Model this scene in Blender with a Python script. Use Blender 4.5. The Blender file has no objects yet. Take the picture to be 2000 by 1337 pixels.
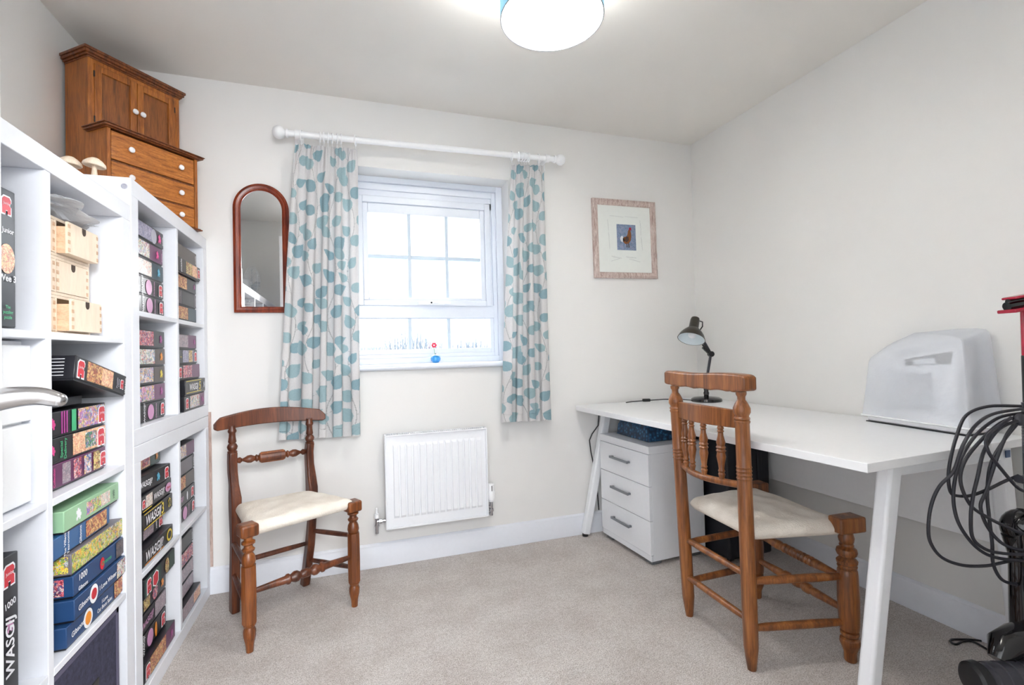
import bpy, bmesh, math, random
import numpy as np
from mathutils import Matrix, Vector, Euler

random.seed(7)
SC = bpy.context.scene
COL = SC.collection
PI = math.pi

# ------------------------------------------------------------------ camera
F_PX, YAW, PITCH, ROLL, CAM_Z = 942.75, .3283, .018, -.0249, 1.0371
_cy, _sy, _cp, _sp = math.cos(YAW), math.sin(YAW), math.cos(PITCH), math.sin(PITCH)
_f = Vector((_sy * _cp, _cy * _cp, _sp)); _r = Vector((_cy, -_sy, 0)); _u = _r.cross(_f)
_c, _s = math.cos(ROLL), math.sin(ROLL)
_r2 = _c * _r + _s * _u; _u2 = -_s * _r + _c * _u
cam_data = bpy.data.cameras.new('camera')
cam = bpy.data.objects.new('camera', cam_data); COL.objects.link(cam)
cam.matrix_world = Matrix(((_r2.x, _u2.x, -_f.x, 0), (_r2.y, _u2.y, -_f.y, 0), (_r2.z, _u2.z, -_f.z, CAM_Z), (0, 0, 0, 1)))
cam_data.sensor_width = 36; cam_data.lens = F_PX / 2000 * 36; cam_data.clip_start = .02
SC.camera = cam

# ------------------------------------------------------------------ world, lights, exposure
W = bpy.data.worlds.new('sky'); SC.world = W; W.use_nodes = True
W.node_tree.nodes['Background'].inputs[0].default_value = (.86, .93, 1, 1)
W.node_tree.nodes['Background'].inputs[1].default_value = 2.1
SC.view_settings.view_transform = 'Standard'; SC.view_settings.look = 'None'
SC.view_settings.gamma = 1; SC.view_settings.use_curve_mapping = False
SC.view_settings.exposure = 1.12
SC.cycles.max_bounces = 12; SC.cycles.diffuse_bounces = 8; SC.cycles.transparent_max_bounces = 16
SC.cycles.use_denoising = True
SC.cycles.sample_clamp_indirect = 30

def area_light(name, loc, rot, sx, sy, power, color=(1, 1, 1), portal=False):
    d = bpy.data.lights.new(name, 'AREA'); d.shape = 'RECTANGLE'; d.size = sx; d.size_y = sy
    d.energy = power; d.color = color
    if portal: d.cycles.is_portal = True
    o = bpy.data.objects.new(name, d); COL.objects.link(o); o.location = loc; o.rotation_euler = rot
    return o
area_light('window_portal', (.41, 2.72, 1.47), (-PI / 2, 0, 0), .88, 1.0, 1, portal=True)
area_light('doorway_portal', (.0, -.12, 1.0), (PI / 2, 0, 0), 1.1, 2.0, 1, portal=True)
area_light('sky_glow', (.41, 3.3, 2.1), (-math.radians(62), 0, 0), 1.5, 1.2, 31, (.92, .96, 1))
area_light('doorway_fill', (.25, -1.15, 1.75), (math.radians(72), 0, 0), 1.3, 1.3, 10, (.97, .985, 1))  # unseen fill light added behind the camera, shining in through the doorway
shelf_fill = area_light('left_shelf_fill', (.34, -.85, 1.75), Vector((-1.02, 2.1, -.85)).to_track_quat('-Z', 'Y').to_euler(), .5, .5, 4.6, (.98, .99, 1))  # added lamp out of view, aimed left to brighten the near shelves
shelf_fill.data.spread = math.radians(75)
PENDANT_BULB = 6
bulb = bpy.data.lights.new('pendant_bulb_light', 'POINT'); bulb.energy = 44; bulb.color = (1, .985, .96); bulb.shadow_soft_size = .03
bulb_o = bpy.data.objects.new('pendant_bulb_light', bulb); COL.objects.link(bulb_o); bulb_o.location = (.58, 1.27, 2.15)

# ------------------------------------------------------------------ materials
def _mat(name):
    m = bpy.data.materials.new(name); m.use_nodes = True
    nt = m.node_tree; b = nt.nodes['Principled BSDF']
    return m, nt, b
def srgb(r, g, b):
    f = lambda v: (v / 255 / 12.92) if v / 255 <= .04045 else ((v / 255 + .055) / 1.055) ** 2.4
    return (f(r), f(g), f(b), 1)
def mapping(nt, scale, kind='Object'):
    tc = nt.nodes.new('ShaderNodeTexCoord'); mp = nt.nodes.new('ShaderNodeMapping')
    mp.inputs['Scale'].default_value = scale
    nt.links.new(tc.outputs[kind], mp.inputs[0]); return mp
def noise(nt, vec, scale, detail=4, rough=.55):
    n = nt.nodes.new('ShaderNodeTexNoise'); n.inputs['Scale'].default_value = scale
    n.inputs['Detail'].default_value = detail; n.inputs['Roughness'].default_value = rough
    if vec is not None: nt.links.new(vec.outputs[0], n.inputs['Vector'])
    return n
def ramp(nt, src, stops, interp='LINEAR'):
    r = nt.nodes.new('ShaderNodeValToRGB'); r.color_ramp.interpolation = interp
    e = r.color_ramp.elements
    while len(e) < len(stops): e.new(.5)
    for i, (p, c) in enumerate(stops): e[i].position = p; e[i].color = c
    nt.links.new(src, r.inputs[0]); return r
def bump(nt, b, src, strength, dist=.002):
    n = nt.nodes.new('ShaderNodeBump'); n.inputs['Strength'].default_value = strength; n.inputs['Distance'].default_value = dist
    nt.links.new(src, n.inputs['Height']); nt.links.new(n.outputs[0], b.inputs['Normal'])
def plain(name, col, rough=.5, metal=0, spec=None, coat=0, bumpy=0, bscale=60):
    m, nt, b = _mat(name)
    b.inputs['Base Color'].default_value = srgb(*col); b.inputs['Roughness'].default_value = rough
    b.inputs['Metallic'].default_value = metal
    if spec is not None: b.inputs['Specular IOR Level'].default_value = spec
    if coat: b.inputs['Coat Weight'].default_value = coat
    n = noise(nt, mapping(nt, (1, 1, 1)), bscale, 3)
    hs = nt.nodes.new('ShaderNodeMixRGB'); hs.blend_type = 'MULTIPLY'; hs.inputs[0].default_value = .05
    hs.inputs[1].default_value = srgb(*col); nt.links.new(n.outputs[0], hs.inputs[2]); nt.links.new(hs.outputs[0], b.inputs['Base Color'])
    if bumpy: bump(nt, b, n.outputs[0], bumpy)
    return m
def wood(name, dark, mid, light, scale=(14, 14, 1.6), rough=.38, coat=.25, ns=3.2, mul=.45):
    m, nt, b = _mat(name)
    mp = mapping(nt, scale); n = noise(nt, mp, ns, 8, .62); n.inputs['Distortion'].default_value = .6
    r = ramp(nt, n.outputs[0], [(.3, srgb(*dark)), (.5, srgb(*mid)), (.72, srgb(*light))])
    mp2 = mapping(nt, (scale[0] * 6, scale[1] * 6, scale[2] * 3)); n2 = noise(nt, mp2, 4, 3)
    mx = nt.nodes.new('ShaderNodeMixRGB'); mx.blend_type = 'MULTIPLY'; mx.inputs[0].default_value = mul
    r2 = ramp(nt, n2.outputs[0], [(.38, (.35, .3, .28, 1)), (.55, (1, 1, 1, 1))])
    nt.links.new(r.outputs[0], mx.inputs[1]); nt.links.new(r2.outputs[0], mx.inputs[2]); nt.links.new(mx.outputs[0], b.inputs['Base Color'])
    b.inputs['Roughness'].default_value = rough; b.inputs['Coat Weight'].default_value = coat; b.inputs['Coat Roughness'].default_value = .3
    bump(nt, b, n2.outputs[0], .15, .001)
    return m
def collage(name, cols, scale=210, base=None):
    m, nt, b = _mat(name)
    tc = nt.nodes.new('ShaderNodeTexCoord'); oi = nt.nodes.new('ShaderNodeObjectInfo')
    ad = nt.nodes.new('ShaderNodeVectorMath'); ad.operation = 'ADD'
    nt.links.new(tc.outputs['Object'], ad.inputs[0]); nt.links.new(oi.outputs['Random'], ad.inputs[1])
    v = nt.nodes.new('ShaderNodeTexVoronoi'); v.inputs['Scale'].default_value = scale
    n = noise(nt, ad, 35, 5, .7)
    mx = nt.nodes.new('ShaderNodeMixRGB'); mx.inputs[0].default_value = .06
    nt.links.new(ad.outputs[0], mx.inputs[1]); nt.links.new(n.outputs['Color'], mx.inputs[2]); nt.links.new(mx.outputs[0], v.inputs['Vector'])
    sep = nt.nodes.new('ShaderNodeSeparateColor'); nt.links.new(v.outputs['Color'], sep.inputs[0])
    k = len(cols); r = ramp(nt, sep.outputs[0], [(i / k, srgb(*c)) for i, c in enumerate(cols)], 'CONSTANT')
    n2 = noise(nt, ad, 260, 4, .8)
    m2 = nt.nodes.new('ShaderNodeMixRGB'); m2.blend_type = 'OVERLAY'; m2.inputs[0].default_value = .75
    nt.links.new(r.outputs[0], m2.inputs[1]); nt.links.new(n2.outputs[0], m2.inputs[2])
    nt.links.new(m2.outputs[0], b.inputs['Base Color']); b.inputs['Roughness'].default_value = .35
    return m

M = {}
def wallmat(name, col):
    m, nt, b = _mat(name)
    n = noise(nt, mapping(nt, (1, 1, 1)), 1.3, 3); r = ramp(nt, n.outputs[0], [(.3, srgb(*[c - 3 for c in col])), (.7, srgb(*[min(255, c + 2) for c in col]))])
    nt.links.new(r.outputs[0], b.inputs['Base Color']); b.inputs['Roughness'].default_value = .85
    n2 = noise(nt, mapping(nt, (1, 1, 1)), 220, 3); bump(nt, b, n2.outputs[0], .12, .001)
    return m
M['wall'] = wallmat('cream_wall_paint', (226, 225, 223))
M['ceiling'] = wallmat('ceiling_paint', (228, 225, 220))
M['skirting'] = plain('skirting_gloss', (228, 231, 238), .35)
m, nt, b = _mat('beige_carpet')
mp = mapping(nt, (1, 1, 1)); n1 = noise(nt, mp, 260, 4, .8); n2 = noise(nt, mp, 5, 4, .6); n3 = noise(nt, mp, 70, 4, .7)
r1 = ramp(nt, n1.outputs[0], [(.36, srgb(166, 158, 154)), (.5, srgb(226, 219, 215)), (.64, srgb(255, 252, 248))])
r2 = ramp(nt, n2.outputs[0], [(.35, (.86, .84, .83, 1)), (.62, (1, 1, 1, 1))])
r3 = ramp(nt, n3.outputs[0], [(.36, (.84, .82, .8, 1)), (.6, (1, 1, 1, 1))])
a = nt.nodes.new('ShaderNodeMixRGB'); a.blend_type = 'MULTIPLY'; a.inputs[0].default_value = 1
a2 = nt.nodes.new('ShaderNodeMixRGB'); a2.blend_type = 'MULTIPLY'; a2.inputs[0].default_value = 1
nt.links.new(r1.outputs[0], a.inputs[1]); nt.links.new(r2.outputs[0], a.inputs[2]); nt.links.new(a.outputs[0], a2.inputs[1]); nt.links.new(r3.outputs[0], a2.inputs[2])
nt.links.new(a2.outputs[0], b.inputs['Base Color']); b.inputs['Roughness'].default_value = 1; b.inputs['Specular IOR Level'].default_value = .05
bump(nt, b, n1.outputs[0], .8, .006); M['carpet'] = m
M['upvc'] = plain('white_window_plastic', (226, 231, 240), .3)
M['shelf'] = plain('white_foil', (229, 231, 237), .42)
M['white'] = plain('white_gloss', (240, 241, 243), .3)
M['desk_white'] = plain('white_desk', (234, 235, 237), .3)
M['white_metal'] = plain('white_metal', (236, 238, 242), .3)
M['cabinet_white'] = plain('white_drawer_fronts', (232, 234, 238), .4)
M['grey_metal'] = plain('grey_metal', (140, 143, 148), .35, .7)
M['chrome'] = plain('chrome', (200, 200, 204), .14, 1)
M['steel'] = plain('satin_steel', (190, 188, 188), .24, 1)
M['black'] = plain('black_plastic', (22, 22, 25), .3, spec=.5)
M['black_gloss'] = plain('black_gloss', (20, 19, 22), .12, coat=.5)
M['dark_grey'] = plain('dark_grey_plastic', (52, 52, 60), .3)
M['cable'] = plain('cable_rubber', (38, 38, 46), .42)
M['black_case'] = plain('black_case', (17, 19, 28), .5)
M['olive_enamel'] = plain('dark_olive_enamel', (62, 58, 50), .3, .3)
M['red'] = plain('red_plastic', (170, 20, 52), .25, coat=.3)
M['tree_wood'] = wood('chair_wood', (74, 34, 10), (130, 70, 26), (164, 98, 42), (9, 9, .8))
M['chair2_wood'] = wood('pale_chair_wood', (74, 38, 12), (132, 76, 32), (172, 110, 56), (9, 9, .8))
M['dark_chair'] = wood('dark_chair_wood', (54, 22, 10), (96, 48, 24), (132, 72, 38), (9, 9, .8))
M['oak'] = wood('oak_cabinet', (112, 58, 12), (164, 94, 28), (192, 120, 48), (26, 26, 2.2), .42)
M['oak_dark'] = wood('oak_cabinet_dark', (70, 32, 10), (116, 60, 22), (146, 84, 36), (26, 26, 2.2), .42)
M['oak_panel'] = wood('oak_door_panel', (94, 50, 14), (138, 78, 28), (160, 98, 42), (26, 26, 2.2), .42)
M['oak_h'] = wood('oak_drawer_front', (122, 64, 14), (178, 106, 36), (204, 134, 58), (4, 4, 40), .42)
M['mahogany'] = wood('mahogany_frame', (80, 22, 8), (130, 48, 22), (158, 70, 36), (14, 14, 2), .32)
M['birch'] = wood('birch_ply', (226, 206, 182), (234, 216, 194), (240, 224, 204), (5, 5, 2), .55, 0, mul=.08)
M['birch_edge'] = wood('birch_edge', (196, 156, 122), (212, 176, 144), (224, 192, 160), (8, 8, 20), .6, 0, mul=.2)
M['hole'] = plain('dark_hole', (70, 55, 45), .8)
M['mushroom'] = wood('turned_mushroom_wood', (222, 198, 170), (234, 216, 194), (244, 230, 212), (20, 20, 6), .6, 0, mul=.15)
M['mush_under'] = plain('mushroom_underside', (196, 172, 130), .7)
M['ceramic'] = plain('white_ceramic', (238, 238, 240), .15)
M['limed'] = wood('limed_wood', (158, 132, 124), (200, 182, 174), (222, 210, 204), (30, 30, 5), .6, 0)
m, nt, b = _mat('natural_canvas')
mp = mapping(nt, (1, 1, 1)); n1 = noise(nt, mp, 240, 3); n2 = noise(nt, mp, 14, 4)
r = ramp(nt, n2.outputs[0], [(.3, srgb(222, 212, 199)), (.7, srgb(238, 231, 220))]); nt.links.new(r.outputs[0], b.inputs['Base Color'])
b.inputs['Roughness'].default_value = .95; ad = nt.nodes.new('ShaderNodeMath'); ad.operation = 'ADD'
nt.links.new(n1.outputs[0], ad.inputs[0]); nt.links.new(n2.outputs[0], ad.inputs[1]); bump(nt, b, ad.outputs[0], .5, .006); M['canvas'] = m
# curtain print driven by a colour attribute on the cloth
m, nt, b = _mat('leaf_print_curtain')
at = nt.nodes.new('ShaderNodeVertexColor'); at.layer_name = 'print'
n1 = noise(nt, mapping(nt, (1, 1, 1)), 420, 2)
mx = nt.nodes.new('ShaderNodeMixRGB'); mx.blend_type = 'MULTIPLY'; mx.inputs[0].default_value = .3
nt.links.new(at.outputs[0], mx.inputs[1]); nt.links.new(n1.outputs[0], mx.inputs[2]); nt.links.new(mx.outputs[0], b.inputs['Base Color'])
b.inputs['Roughness'].default_value = .9; b.inputs['Specular IOR Level'].default_value = .1
tl = nt.nodes.new('ShaderNodeBsdfTranslucent'); ms = nt.nodes.new('ShaderNodeMixShader'); ms.inputs[0].default_value = .22
nt.links.new(mx.outputs[0], tl.inputs[0]); nt.links.new(b.outputs[0], ms.inputs[1]); nt.links.new(tl.outputs[0], ms.inputs[2])
nt.links.new(ms.outputs[0], nt.nodes['Material Output'].inputs[0]); bump(nt, b, n1.outputs[0], .2, .001); M['curtain'] = m
def glassy(name, tint=(1, 1, 1), rough=0, fac=.06, thick=False):
    m, nt, b = _mat(name)
    t = nt.nodes.new('ShaderNodeBsdfTransparent'); t.inputs[0].default_value = (*tint, 1)
    g = nt.nodes.new('ShaderNodeBsdfGlossy'); g.inputs['Roughness'].default_value = rough
    ms = nt.nodes.new('ShaderNodeMixShader'); ms.inputs[0].default_value = fac
    n = noise(nt, mapping(nt, (1, 1, 1)), 2); bp = nt.nodes.new('ShaderNodeBump'); bp.inputs['Strength'].default_value = .01
    nt.links.new(n.outputs[0], bp.inputs['Height']); nt.links.new(bp.outputs[0], g.inputs['Normal'])
    nt.links.new(t.outputs[0], ms.inputs[1]); nt.links.new(g.outputs[0], ms.inputs[2]); nt.links.new(ms.outputs[0], nt.nodes['Material Output'].inputs[0])
    return m
M['glass'] = glassy('window_glass')
m, nt, b = _mat('clear_plastic_bag')
t = nt.nodes.new('ShaderNodeBsdfTransparent'); ms = nt.nodes.new('ShaderNodeMixShader'); ms.inputs[0].default_value = .55
b.inputs['Base Color'].default_value = srgb(222, 225, 230); b.inputs['Roughness'].default_value = .12
n = noise(nt, mapping(nt, (1, 1, 1)), 45, 6, .7); bump(nt, b, n.outputs[0], .5, .01)
nt.links.new(t.outputs[0], ms.inputs[1]); nt.links.new(b.outputs[0], ms.inputs[2]); nt.links.new(ms.outputs[0], nt.nodes['Material Output'].inputs[0]); M['bag'] = m
m, nt, b = _mat('translucent_dust_cover')
t = nt.nodes.new('ShaderNodeBsdfTransparent'); t.inputs[0].default_value = (.93, .95, .98, 1)
b.inputs['Base Color'].default_value = srgb(236, 238, 242); b.inputs['Roughness'].default_value = .4
n = noise(nt, mapping(nt, (1, 1, 1)), 9, 4, .6); bump(nt, b, n.outputs[0], .5, .02)
ms = nt.nodes.new('ShaderNodeMixShader'); ms.inputs[0].default_value = .48
nt.links.new(t.outputs[0], ms.inputs[1]); nt.links.new(b.outputs[0], ms.inputs[2]); nt.links.new(ms.outputs[0], nt.nodes['Material Output'].inputs[0]); M['dust'] = m
m, nt, b = _mat('mirror_silver')
b.inputs['Base Color'].default_value = (.93, .94, .94, 1); b.inputs['Metallic'].default_value = 1; b.inputs['Roughness'].default_value = .005
n = noise(nt, mapping(nt, (1, 1, 1)), 1.5); r = ramp(nt, n.outputs[0], [(0, (.92, .93, .93, 1)), (1, (.95, .95, .95, 1))]); nt.links.new(r.outputs[0], b.inputs['Base Color']); M['mirror'] = m
def lampshade(name, col, tr, gain=0):
    m, nt, b = _mat(name)
    n = noise(nt, mapping(nt, (1, 1, 1)), 300, 2)
    b.inputs['Base Color'].default_value = srgb(*col); b.inputs['Roughness'].default_value = .9; bump(nt, b, n.outputs[0], .2, .001)
    tl = nt.nodes.new('ShaderNodeBsdfTranslucent'); tl.inputs[0].default_value = srgb(*col)
    ms = nt.nodes.new('ShaderNodeMixShader'); ms.inputs[0].default_value = tr
    nt.links.new(b.outputs[0], ms.inputs[1]); nt.links.new(tl.outputs[0], ms.inputs[2]); nt.links.new(ms.outputs[0], nt.nodes['Material Output'].inputs[0])
    return m
M['shade_blue'] = lampshade('pale_blue_lampshade', (160, 208, 228), .14)
M['shade_white'] = lampshade('white_shade_lining', (250, 250, 250), .3)
m, nt, b = _mat('lit_lamp_diffuser'); b.inputs['Emission Color'].default_value = (1, .985, .96, 1); b.inputs['Emission Strength'].default_value = 16; M['diffuser'] = m
m, nt, b = _mat('lit_bulb'); b.inputs['Emission Color'].default_value = (1, .99, .97, 1); b.inputs['Emission Strength'].default_value = PENDANT_BULB; M['bulb'] = m
M['lamp_inner'] = plain('white_enamel_inside', (226, 236, 240), .3)
# puzzle prints
M['pz_black'] = plain('puzzle_black', (25, 25, 31), .32)
M['pz_ink'] = plain('puzzle_ink', (22, 22, 28), .35)
M['pz_purple'] = plain('puzzle_purple', (96, 38, 84), .32)
M['pz_brown'] = plain('puzzle_brown', (74, 62, 56), .35)
M['pz_grey'] = plain('puzzle_grey', (112, 106, 112), .4)
M['pz_teal'] = plain('puzzle_teal', (36, 64, 76), .35)
M['pz_green'] = plain('puzzle_green', (24, 62, 50), .35)
M['pz_sage'] = plain('puzzle_sage_green', (150, 190, 152), .35)
M['pz_blue'] = plain('puzzle_blue', (42, 94, 146), .3)
M['pz_navy'] = plain('puzzle_navy', (34, 68, 112), .3)
M['ink_white'] = plain('print_white', (236, 236, 240), .4)
M['ink_red'] = plain('print_red', (206, 30, 48), .35)
M['ink_pink'] = plain('print_pink', (232, 70, 150), .35)
M['ink_magenta'] = plain('print_magenta', (166, 60, 140), .35)
M['ink_yellow'] = plain('print_yellow', (232, 208, 60), .35)
M['ink_orange'] = plain('print_orange', (236, 146, 40), .35)
M['ink_cyan'] = plain('print_cyan', (86, 170, 200), .35)
M['ink_green'] = plain('print_green', (62, 176, 120), .35)
M['ink_grey'] = plain('print_grey', (172, 172, 184), .4)
M['ink_lilac'] = plain('print_lilac', (206, 150, 190), .4)
C_ = dict(
 lav=[(150, 148, 170), (120, 120, 150), (176, 170, 190), (136, 130, 152)],
 multi=[(214, 210, 214), (110, 140, 180), (190, 90, 100), (226, 214, 180), (120, 150, 110), (230, 226, 226)],
 pastel=[(226, 210, 196), (200, 176, 170), (232, 226, 214), (180, 190, 190), (210, 160, 150)],
 warm=[(150, 60, 50), (206, 160, 100), (226, 196, 130), (110, 50, 50), (190, 110, 80)],
 floral=[(176, 110, 190), (230, 190, 90), (90, 140, 90), (210, 120, 150), (220, 220, 224), (100, 110, 190)],
 peach=[(232, 176, 140), (246, 214, 180), (206, 130, 110), (240, 200, 150), (190, 150, 120)],
 garden=[(60, 120, 80), (90, 150, 100), (230, 230, 230), (70, 110, 180), (200, 110, 130), (40, 90, 70)],
 gold=[(180, 150, 70), (220, 200, 120), (90, 70, 40), (150, 60, 60), (226, 214, 160)],
 faded=[(150, 140, 148), (180, 166, 172), (130, 122, 132), (166, 140, 150)],
 dark=[(80, 78, 84), (60, 56, 62), (110, 100, 100), (90, 70, 70)],
 redpink=[(190, 50, 70), (220, 120, 130), (70, 80, 130), (226, 200, 190), (110, 40, 60)],
 food=[(230, 210, 90), (236, 170, 70), (120, 160, 70), (190, 190, 200), (110, 80, 110), (170, 196, 90)],
 bluemix=[(60, 90, 150), (120, 150, 190), (226, 226, 230), (200, 150, 160), (230, 190, 90)])
for k, v in C_.items(): M['art_' + k] = collage('picture_' + k, v)
m, nt, b = _mat('blue_bag_print')
v = nt.nodes.new('ShaderNodeTexVoronoi'); v.inputs['Scale'].default_value = 60; nt.links.new(mapping(nt, (1, 1, 1)).outputs[0], v.inputs['Vector'])
r = ramp(nt, v.outputs['Distance'], [(.1, srgb(70, 130, 170)), (.3, srgb(30, 80, 120)), (.7, srgb(14, 40, 66))]); nt.links.new(r.outputs[0], b.inputs['Base Color'])
b.inputs['Roughness'].default_value = .4; M['blue_bag'] = m
m, nt, b = _mat('navy_fabric_box')
n = noise(nt, mapping(nt, (1, 1, 1)), 60, 6, .8); r = ramp(nt, n.outputs[0], [(.35, srgb(34, 32, 50)), (.6, srgb(58, 58, 82)), (.75, srgb(80, 82, 104))])
nt.links.new(r.outputs[0], b.inputs['Base Color']); b.inputs['Roughness'].default_value = .9; bump(nt, b, n.outputs[0], .4); M['navy_fabric'] = m
M['navy_edge'] = plain('grey_purple_trim', (92, 88, 110), .8)
M['sky_glass'] = plain('blue_glass_ornament', (60, 150, 220), .1, coat=.6)
M['pink_petal'] = plain('pink_petal', (230, 60, 90), .6)
M['twig'] = plain('winter_twig', (146, 156, 168), .9)
M['field'] = plain('pale_field', (120, 128, 118), .95)
M['strip_wood'] = wood('pale_pinkish_board', (168, 140, 130), (190, 166, 156), (204, 184, 174), (20, 20, 3), .7, 0)
M['art_canvas'] = collage('blue_grey_paint', [(110, 130, 160), (130, 146, 176), (96, 118, 140), (150, 150, 176), (120, 140, 168)], 220)
M['rooster_brown'] = plain('rooster_brown', (128, 76, 34), .6)
M['rooster_white'] = plain('rooster_white', (214, 214, 216), .6)
M['rooster_dark'] = plain('rooster_dark', (60, 40, 34), .6)
M['rooster_red'] = plain('rooster_red', (180, 30, 60), .6)
M['pencil'] = plain('pencil_grey', (150, 156, 158), .8)
M['mount_card'] = plain('mount_card', (228, 232, 228), .8)

# ------------------------------------------------------------------ geometry helpers
class MB:
    def __init__(s): s.v = []; s.f = []
    def add(s, vs, fs, mat=None):
        o = len(s.v)
        if mat is not None: vs = [mat @ Vector(p) for p in vs]
        s.v += [tuple(p) for p in vs]; s.f += [tuple(i + o for i in f) for f in fs]; return s
    def box(s, x0, x1, y0, y1, z0, z1, mat=None):
        vs = [(x0, y0, z0), (x1, y0, z0), (x1, y1, z0), (x0, y1, z0), (x0, y0, z1), (x1, y0, z1), (x1, y1, z1), (x0, y1, z1)]
        return s.add(vs, [(3, 2, 1, 0), (4, 5, 6, 7), (0, 1, 5, 4), (1, 2, 6, 5), (2, 3, 7, 6), (3, 0, 4, 7)], mat)
    def bar(s, p, q, w, h=None, up=(0, 0, 1), w2=None, h2=None):
        h = h or w; w2 = w2 or w; h2 = h2 or h; p = Vector(p); q = Vector(q); d = (q - p).normalized(); u = Vector(up)
        if abs(d.dot(u)) > .95: u = Vector((0, 1, 0)) if abs(d.y) < .9 else Vector((1, 0, 0))
        a = d.cross(u).normalized(); b = a.cross(d)
        vs = [p + a * sx * w / 2 + b * sy * h / 2 for sx, sy in ((-1, -1), (1, -1), (1, 1), (-1, 1))] + [q + a * sx * w2 / 2 + b * sy * h2 / 2 for sx, sy in ((-1, -1), (1, -1), (1, 1), (-1, 1))]
        return s.add(vs, [(3, 2, 1, 0), (4, 5, 6, 7), (0, 1, 5, 4), (1, 2, 6, 5), (2, 3, 7, 6), (3, 0, 4, 7)])
    def tube(s, pts, r, n=12, cap=True, closed=False, squash=1):
        pts = [Vector(p) for p in pts]; N = len(pts); rs = r if isinstance(r, (list, tuple)) else [r] * N
        base = len(s.v); prev = None
        for i, p in enumerate(pts):
            a = pts[(i - 1) % N] if (closed or i > 0) else p; b = pts[(i + 1) % N] if (closed or i < N - 1) else p
            d = (b - a).normalized() if (b - a).length > 1e-9 else Vector((0, 0, 1))
            if prev is None:
                u = Vector((0, 0, 1)) if abs(d.z) < .9 else Vector((1, 0, 0)); u = (u - d * u.dot(d)).normalized()
            else:
                u = prev - d * prev.dot(d); u = u.normalized() if u.length > 1e-6 else d.orthogonal().normalized()
            prev = u; w = d.cross(u)
            for k in range(n):
                t = 2 * PI * k / n; s.v.append(tuple(p + (u * math.cos(t) + w * math.sin(t) * squash) * rs[i]))
        for i in range(N if closed else N - 1):
            for k in range(n):
                j = (i + 1) % N
                s.f.append((base + i * n + k, base + i * n + (k + 1) % n, base + j * n + (k + 1) % n, base + j * n + k))
        if cap and not closed:
            s.f.append(tuple(base + k for k in reversed(range(n)))); s.f.append(tuple(base + (N - 1) * n + k for k in range(n)))
        return s
    def lathe(s, prof, p=(0, 0, 0), q=(0, 0, 1), n=20):
        # prof: (t along p->q in metres or fraction if abs len given, radius)
        p = Vector(p); q = Vector(q); d = (q - p).normalized(); u = d.orthogonal().normalized(); w = d.cross(u); base = len(s.v)
        for t, r in prof:
            for k in range(n):
                a = 2 * PI * k / n; s.v.append(tuple(p + d * t + (u * math.cos(a) + w * math.sin(a)) * max(r, 1e-5)))
        for i in range(len(prof) - 1):
            for k in range(n): s.f.append((base + i * n + k, base + i * n + (k + 1) % n, base + (i + 1) * n + (k + 1) % n, base + (i + 1) * n + k))
        s.f.append(tuple(base + k for k in reversed(range(n)))); s.f.append(tuple(base + (len(prof) - 1) * n + k for k in range(n)))
        return s
    def prism(s, poly, vec, mat=None):
        n = len(poly); vec = Vector(vec); vs = [Vector(p) for p in poly] + [Vector(p) + vec for p in poly]
        fs = [tuple(reversed(range(n))), tuple(range(n, 2 * n))] + [(i, (i + 1) % n, n + (i + 1) % n, n + i) for i in range(n)]
        return s.add(vs, fs, mat)
    def grid(s, fn, nu, nv, closed_u=False):
        base = len(s.v)
        for j in range(nv + 1):
            for i in range(nu + (0 if closed_u else 1)): s.v.append(tuple(fn(i / nu, j / nv)))
        m_ = nu if closed_u else nu + 1
        for j in range(nv):
            for i in range(nu): s.f.append((base + j * m_ + i, base + j * m_ + (i + 1) % m_, base + (j + 1) * m_ + (i + 1) % m_, base + (j + 1) * m_ + i))
        return s
    def ball(s, c, r, n=14, sc=(1, 1, 1)):
        c = Vector(c); base = len(s.v); m_ = n // 2 + 1
        for j in range(m_ + 1):
            ph = -PI / 2 + PI * j / m_
            for i in range(n):
                th = 2 * PI * i / n; cr = max(math.cos(ph), 1e-4)
                s.v.append((c.x + r * sc[0] * cr * math.cos(th), c.y + r * sc[1] * cr * math.sin(th), c.z + r * sc[2] * math.sin(ph)))
        for j in range(m_):
            for i in range(n): s.f.append((base + j * n + i, base + j * n + (i + 1) % n, base + (j + 1) * n + (i + 1) % n, base + (j + 1) * n + i))
        return s
    def build(s, name, mat, parent=None, bevel=0, smooth=True, seg=2, origin=None, angle=38, recalc=True, mats=None):
        me = bpy.data.meshes.new(name)
        vs = s.v
        if origin is not None: vs = [(a - origin[0], b - origin[1], c - origin[2]) for a, b, c in vs]
        me.from_pydata(vs, [], s.f)
        if recalc:
            bm = bmesh.new(); bm.from_mesh(me); bmesh.ops.recalc_face_normals(bm, faces=bm.faces); bm.to_mesh(me); bm.free()
        if smooth:
            me.shade_smooth(); me.set_sharp_from_angle(angle=math.radians(angle))
        me.materials.append(M[mat] if isinstance(mat, str) else mat)
        o = bpy.data.objects.new(name, me); COL.objects.link(o)
        if origin is not None: o.location = origin
        if parent is not None: o.parent = parent
        if bevel:
            md = o.modifiers.new('bevel', 'BEVEL'); md.width = bevel; md.segments = seg; md.limit_method = 'ANGLE'; md.angle_limit = math.radians(40)
        return o

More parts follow.
